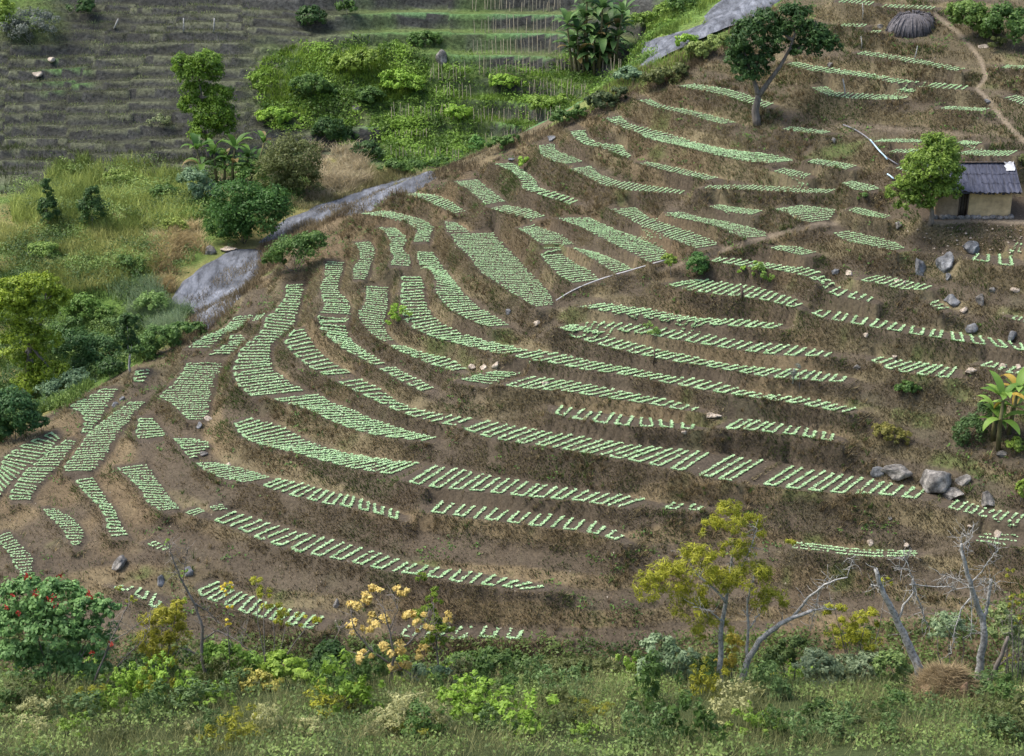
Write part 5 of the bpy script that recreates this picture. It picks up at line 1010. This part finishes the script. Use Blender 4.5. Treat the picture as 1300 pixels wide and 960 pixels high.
limb_tree('dead_tree', 'upright forked dead grey trunk near the right edge', 'dead tree', (1240, 872), YK-.2, [
  ('1240,872 1245,840 1250,810 1248,785 1238,760 1230,735 1222,705 1220,690', .13, .04, 0), ('1249,788 1254,765 1258,735', .06, .045, .2), ('1232,740 1245,728 1260,705 1268,697', .025, .008, .3), ('1238,755 1222,770 1212,800 1208,830', .03, .012, -.2), ('1222,705 1228,688 1235,680', .014, .005, .1), ('1220,692 1222,682 1232,676', .012, .005, -.1), ('1232,752 1234,780 1232,808', .018, .01, -.3), ('1230,745 1212,735 1200,730', .016, .006, .2), ('1236,752 1250,748 1270,738', .014, .005, .1)], M_PALEBARK, 3)
limb_tree('broken_branch', 'broken dark branch leaning at the lower right', 'branch', (1250, 878), YK-1.2, [('1250,878 1262,852 1270,835 1280,808', .09, .05, 0), ('1264,848 1278,838 1288,832', .035, .015, .2)], M_BARK, 4)
limb_tree('bare_shrub', 'bare grey twisted shrub left of the yellow leaved one', 'shrub', (262, 860), YK, [
  ('262,860 256,830 258,800 250,775 240,755 230,735 222,715 216,700', .06, .015, 0), ('245,765 262,775 278,790', .03, .01, .3), ('232,740 235,715 238,700', .018, .006, -.2), ('256,815 275,800 300,812 320,830', .03, .01, -.3), ('216,700 214,688', .012, .006, 0), ('262,845 240,825 215,822', .03, .01, .3), ('300,812 312,800', .012, .005, 0)], M_TWIG, 5, ([(216, 690, 6, 6), (234, 728, 6, 6), (232, 765, 6, 8), (290, 748, 7, 5)], .09, LIME, 160, .5))
limb_tree('bare_sapling', 'long pale bare stem slanting before the red flowered bush', 'sapling', (118, 872), YK-.5, [('118,872 128,845 140,815 152,790 160,772 166,760', .035, .01, 0), ('140,815 165,800 185,785 195,778', .02, .006, .2), ('135,868 150,845 175,820 190,800', .025, .008, .2)], M_TWIG, 6, ([(165, 760, 8, 6), (150, 748, 5, 4)], .09, YEL, 130, .5))
limb_tree('flower_stalk', 'thin yellow topped stalk beside the bare twisted shrub', 'plant', (292, 870), YK, [('292,870 291,830 290,790 289,750', .018, .008, 0)], M_TWIG, 7, ([(289, 744, 7, 5), (284, 752, 5, 5), (291, 772, 5, 4), (288, 790, 5, 4)], .10, ((.5, .42, .03), (.75, .62, .08)), 150, .5))
limb_tree('yellow_shrub', 'golden leaved shrub in the foreground left of centre', 'shrub', (495, 872), YK, [
  ('495,872 498,850 500,830 495,800 485,770', .06, .015, 0), ('500,835 520,815 538,795 545,775', .035, .01, .3), ('497,845 470,825 450,800 445,775', .04, .01, -.2), ('498,838 512,850 530,862', .03, .01, -.3), ('470,825 455,840 440,850', .02, .008, .2), ('495,800 505,775 500,755', .02, .008, .2), ('445,790 430,800', .014, .006, 0), ('538,798 555,790', .014, .006, 0)], M_TWIG, 8,
  ([(475, 752, 14, 7), (458, 768, 14, 11), (478, 790, 16, 9), (450, 800, 12, 12), (495, 825, 18, 10), (525, 785, 14, 10), (540, 800, 10, 9), (570, 785, 8, 7), (508, 850, 18, 8), (460, 835, 12, 8), (535, 830, 12, 10), (512, 750, 10, 6)], .15, ((.40, .31, .09), (.74, .60, .23)), 2700, .5))
limb_tree('feathery_sapling', 'green feathery sapling right of the golden leaved shrub', 'sapling', (560, 872), YK+.6, [('560,872 556,840 553,800 550,765', .04, .01, 0), ('554,815 565,800 572,785', .015, .005, .1), ('554,825 542,810 536,795', .015, .005, -.1)], M_TWIG, 9, ([(552, 758, 10, 12), (546, 780, 18, 10), (558, 800, 18, 10), (548, 815, 16, 8), (535, 735, 5, 9)], .14, ((.06, .11, .012), (.20, .28, .03)), 2600, .22))
limb_tree('reedy_stems', 'upright dark stems with yellow leaves at the right edge', 'plant', (1285, 872), YK-.8, [('1285,872 1286,830 1284,790 1285,760', .02, .01, 0), ('1292,872 1293,820 1296,770', .018, .008, .1), ('1277,872 1278,830 1282,780', .018, .008, .1), ('1298,872 1299,810', .016, .008, .1)], M_TWIG, 10, ([(1282, 728, 6, 8), (1290, 758, 9, 6), (1284, 765, 8, 8), (1296, 790, 8, 8), (1280, 840, 8, 8)], .10, YEL, 360, .5))
FG = [
('shrub', 'blue green bush with red flowers at the lower left', (70, 880), [(35, 755, 32, 20), (75, 760, 34, 22), (110, 775, 26, 18), (25, 790, 34, 24), (70, 800, 40, 24), (115, 805, 28, 22), (138, 775, 14, 14), (20, 830, 30, 18), (60, 840, 40, 20), (110, 840, 30, 18)], .14, ((.05, .11, .035), (.19, .33, .11)), 17000, .6, 0),
('shrub', 'yellow green broom clump right of the red flowered bush', (205, 880), [(205, 790, 24, 20), (225, 775, 14, 14), (190, 815, 24, 18), (228, 810, 18, 18), (205, 840, 26, 14)], .15, ((.12, .13, .015), (.36, .34, .04)), 5200, .2, .2),
('shrub', 'fresh green leafy bush low in the foreground', (290, 900), [(285, 830, 26, 14), (310, 845, 24, 14), (270, 850, 22, 12)], .15, ((.08, .15, .02), (.20, .32, .06)), 3200, .6, .3),
('shrub', 'bright green leafy bush beside the bare twisted shrub', (365, 900), [(360, 845, 26, 16), (385, 858, 20, 12), (345, 855, 18, 12)], .15, ((.10, .17, .02), (.30, .42, .07)), 3000, .6, -.2),
('shrub', 'yellowish herb clump in front of the bare twisted shrub', (330, 905), [(322, 865, 22, 12), (345, 870, 18, 10)], .14, ((.16, .17, .03), (.42, .38, .10)), 1700, .5, -.8),
('shrub', 'thin yellow green branches reaching over the lowest beds', (340, 872), [(335, 752, 12, 12), (345, 775, 18, 10), (365, 785, 18, 8), (325, 740, 8, 10), (395, 790, 14, 8)], .12, YG, 1500, .22, .5),
('shrub', 'dark green thicket left of the golden leaved shrub', (420, 890), [(420, 835, 24, 18), (440, 855, 22, 14), (400, 850, 20, 14)], .14, DARK, 3600, .5, .9),
('shrub', 'dark thicket below the last short plot', (620, 880), [(590, 842, 30, 12), (630, 838, 32, 12), (665, 845, 28, 12), (610, 862, 34, 12), (650, 868, 34, 12)], .15, ((.025, .055, .015), (.10, .16, .04)), 6500, .5, 2.2),
('shrub', 'pale bluish fern patch right of the golden leaved shrub', (545, 890), [(545, 855, 26, 10), (575, 865, 22, 9), (600, 872, 18, 8)], .13, BLUE, 2400, .35, .4),
('shrub', 'brownish green scrub in the middle foreground', (720, 885), [(700, 850, 28, 12), (735, 848, 28, 12), (765, 852, 24, 12), (725, 868, 34, 12)], .14, OLIVE, 5200, .35, 1.6),
('shrub', 'pale green flowering scrub left of the pale trunked tree', (845, 890), [(835, 820, 20, 14), (860, 835, 24, 14), (830, 848, 24, 14), (870, 858, 24, 12)], .13, ((.07, .12, .05), (.26, .34, .20)), 4600, .5, .4),
('shrub', 'golden brown shrub between the pale trunks', (930, 890), [(930, 818, 14, 14), (925, 845, 18, 14)], .12, ((.20, .17, .02), (.40, .32, .05)), 1700, .25, .6),
('shrub', 'yellow green broom in front of the left dead trunk', (1085, 890), [(1070, 800, 22, 14), (1100, 785, 16, 14), (1090, 815, 24, 14), (1060, 775, 14, 12), (1125, 740, 8, 8)], .14, YG, 3600, .2, .7),
('shrub', 'grey green herb bush at the foot of the broom', (1045, 895), [(1035, 842, 28, 14), (1070, 850, 28, 14), (1100, 845, 24, 14), (1050, 865, 30, 10)], .12, ((.08, .12, .06), (.26, .32, .18)), 6500, .5, 0),
('shrub', 'dark green bush under the arched branch', (1000, 890), [(990, 835, 20, 14), (1008, 820, 16, 12)], .12, ((.03, .06, .02), (.12, .17, .05)), 2600, .4, .8),
('shrub', 'green bush left of the dry grass mound', (1140, 895), [(1130, 842, 20, 14), (1150, 858, 18, 12)], .12, ((.06, .11, .03), (.22, .30, .10)), 2600, .5, -.3),
('shrub', 'soft green bush between the dead trunks', (1210, 880), [(1205, 790, 20, 12), (1190, 800, 14, 10), (1222, 800, 14, 12)], .12, ((.09, .14, .07), (.28, .36, .20)), 2600, .3, .8),
('shrub', 'pale green bush at the lower right edge', (1280, 890), [(1275, 800, 22, 18), (1292, 820, 16, 18), (1270, 780, 12, 12), (1290, 855, 16, 16)], .12, ((.09, .14, .05), (.30, .36, .14)), 4200, .4, .3),
]
for i, (nm, lab, bp, lo, lf, tn, n, asp, dy) in enumerate(FG): plant(nm, lab, 'shrub', bp, lo, lf, tn, n, 'foreground shrubs', depth=YK+dy, seed=200+i, aspect=asp)
# red flowers of the bush at the lower left
fb = [o for o in COL.objects if o.get('label', '').startswith('blue green bush with red')][0]; fbl = np.array(fb.location); r = np.random.default_rng(9)
for (x, y) in ((34, 733), (76, 732), (47, 750), (45, 755), (62, 760), (68, 757), (66, 762), (17, 756), (116, 758), (112, 753), (8, 771), (22, 778), (70, 770), (117, 829), (35, 731), (142, 817)):
    c = fp(x, y, YK-.75+r.uniform(-.1, .1)); k = 9; nr = r.normal(0, 1, (k, 3))+np.array([0, -1, .6]); nr /= np.linalg.norm(nr, axis=1)[:, None]
    V, Fq, cc = leaf_cards(c+r.normal(0, .04, (k, 3)), nr, .06+.05*r.random(k), np.array([.38, .045, .03])*(.6+.6*r.random((k, 1))), r, .6); mesh_obj('flower', V, Fq, M_LEAF, fb, fcol=cc, loc=fbl)
# mound of dry grass round a stump
b = fp(1200, 884, YK-1.9); b[2] = float(ground(b[0], b[1])); md = thing('grass_mound', 'mound of dry brown grass around a stump at the lower right', 'grass mound', b); mpp = (b@_fw)/FPX
n = 12000; a = r.uniform(0, 6.28, n); u = r.random(n)**.5; top = 46*mpp
pz = np.cos(u*1.45)*top*(.75+.4*np.sin(a*3+1)*u+.25*fbm(np.cos(a)*u*2+5, np.sin(a)*u*2, .7, 3)); P_ = b+np.stack([np.cos(a)*u*38*mpp, np.sin(a)*u*34*mpp, pz*.92], -1)
t_ = r.random((n, 1)); V, Fq, cc = blades_mesh(P_, .05+.15*r.random(n), np.full(n, .024), np.stack([np.cos(a), np.sin(a)], -1)*(.2+.5*r.random((n, 1)))+r.normal(0, 1.3, (n, 2)), np.array([.10, .075, .04])*(1-t_)+np.array([.42, .33, .19])*t_, r)
mesh_obj('straw', V, Fq, M_GRASS, md, fcol=cc, loc=b)['kind'] = 'stuff'
V, Fl = ICO; mesh_obj('soil_core', V*np.array([36*mpp, 32*mpp, top*.62])+b, Fl, M_MUDB, md, loc=b, smooth_shade=True)
s0 = b+np.array([.35, -.45, top*.35]); v = tube_mesh(np.array([s0-np.array([0, 0, .5]), s0, s0+np.array([.03, .02, .28]), s0+np.array([.09, .03, .46])]), [.17, .14, .12, .03], 8); mesh_obj('stump', v[0], v[1], m_plain('red_brown_stump', (.15, .10, .065), 9, .4, 1.5, bumpd=.04), md, loc=b)
# undergrowth over the whole knoll
def undergrowth(name, label, n, hr, c1, c2, seed, w, yr=(33, 47)):
    r = np.random.default_rng(seed); p, px, py = scatter(-22, 22, yr[0], yr[1], n, None, r); m = len(p); f = fbm(p[:, 0], p[:, 1], 1.3, 3); k = f+.3*(r.random(m)-.5) > .42; p = p[k]; f = f[k]; m = len(p)
    t = np.clip(.5*f+.6*r.random(m)-.1, 0, 1)[:, None]; V, Fq, c = blades_mesh(p, (hr[0]+(hr[1]-hr[0])*r.random(m))*(.6+.8*f), np.full(m, w), r.normal(0, .4, (m, 2)), np.array(c1)*(1-t)+np.array(c2)*t, r)
    stuff_obj(name, V, Fq, c, M_GRASS, label, 'grass')
undergrowth('foreground_grass', 'rough mixed grass covering the near slope', 90000, (.15, .7), (.05, .08, .025), (.42, .42, .19), 41, .016)
r = np.random.default_rng(43); p, px, py = scatter(-22, 22, 33, 48, 13000, None, r); k = fbm(p[:, 0]+20, p[:, 1], 1.6, 3) > .42; p = p[k]; m = len(p); q = 6
cen = np.repeat(p, q, 0)+r.normal(0, 1, (m*q, 3))*np.array([.13, .13, .09])+np.array([0, 0, .2]); nr = r.normal(0, .6, (m*q, 3))+np.array([0, -.4, 1]); nr /= np.linalg.norm(nr, axis=1)[:, None]
t = np.repeat(np.clip(fbm(p[:, 0], p[:, 1]+33, 1.1, 3)[:, None]*1.4-.3+.3*r.random((m, 1)), 0, 1), q, 0); V, Fq, c = leaf_cards(cen, nr, .06+.08*r.random(m*q), np.array([.04, .08, .025])*(1-t)+np.array([.26, .36, .10])*t, r, .55)
stuff_obj('foreground_herbs', V, Fq, c, M_LEAF, 'low leafy herbs covering the near slope', 'herbs')
# scrub in the gully between the knoll and the lowest beds
r = np.random.default_rng(44); p, px, py = scatter(-26, 26, 56, 66, 10500, pp('-20,760 140,775 260,800 420,815 560,818 700,812 800,822 860,790 1000,760 1320,745 1320,980 -20,980'), r); m = len(p); q = 7
cen = np.repeat(p, q, 0)+r.normal(0, 1, (m*q, 3))*np.array([.2, .2, .14])+np.array([0, 0, .22]); nr = r.normal(0, .6, (m*q, 3))+np.array([0, -.4, 1]); nr /= np.linalg.norm(nr, axis=1)[:, None]
t = np.repeat(np.clip(fbm(p[:, 0], p[:, 1]+3, 1.8, 3)[:, None]*1.6-.4+.25*r.random((m, 1)), 0, 1), q, 0); V, Fq, c = leaf_cards(cen, nr, .12+.12*r.random(m*q), np.array([.03, .05, .015])*(1-t)+np.array([.14, .20, .05])*t, r, .5)
stuff_obj('gully_scrub', V, Fq, c, M_LEAF, 'dark green scrub in the gully under the lowest beds', 'scrub')

# low scrub bushes covering the near slope: a mass nobody could count
r = np.random.default_rng(51); forms = []
for i, (tn, asp, lf) in enumerate(((MID, .5, .12), (LIME, .55, .12), (((.05, .10, .03), (.17, .26, .09)), .5, .11), (YG, .22, .14), (OLIVE, .3, .12), (((.14, .15, .05), (.42, .42, .20)), .4, .11))):
    L = [(np.array([r.uniform(-.45, .45), r.uniform(-.4, .4), r.uniform(.15, .6)]), np.array([.42, .42, .34])*r.uniform(.7, 1.15)) for _ in range(6)]
    V, Fq, c = crown_cards(L, 880, lf*.82, np.array(tn[0])*1.1, np.array(tn[1])*1.05, r, aspect=asp); forms.append((V, Fq, c))
VV, FF, CC, off = [], [], [], 0
for i in range(175):
    y_ = 35+12*r.random()**1.35; x_ = r.uniform(-.37, .37)*y_*1.1; z_ = float(ground(x_, y_)); px, py = project(np.array([x_, y_, z_+.3]))
    if not (-20 < px < 1320 and py < 985) or (1150 < px < 1250 and py > 850): continue
    k = int(min(5, max(0, (fbm(np.array([x_]), np.array([y_*1.5]), 3, 2)[0]-.25)*9+r.normal(0, 1.1)))) if r.random() < .75 else int(r.integers(0, 6)); k = 1 if k == 3 and r.random() < .5 else k
    V, Fq, c = forms[k]; s_ = r.uniform(.6, 1.35); a = r.uniform(0, 6.28); V = V@np.array([[math.cos(a), math.sin(a), 0], [-math.sin(a), math.cos(a), 0], [0, 0, 1]])*np.array([s_*r.uniform(.8, 1.3), s_, s_*r.uniform(.7, 1.4)])+np.array([x_, y_, z_])
    VV.append(V); FF.append(Fq+off); CC.append(c*r.uniform(.75, 1.25)); off += len(V)
stuff_obj('foreground_scrub', np.concatenate(VV), np.concatenate(FF), np.concatenate(CC), M_LEAF, 'tangled mixed green scrub covering the near slope', 'scrub')
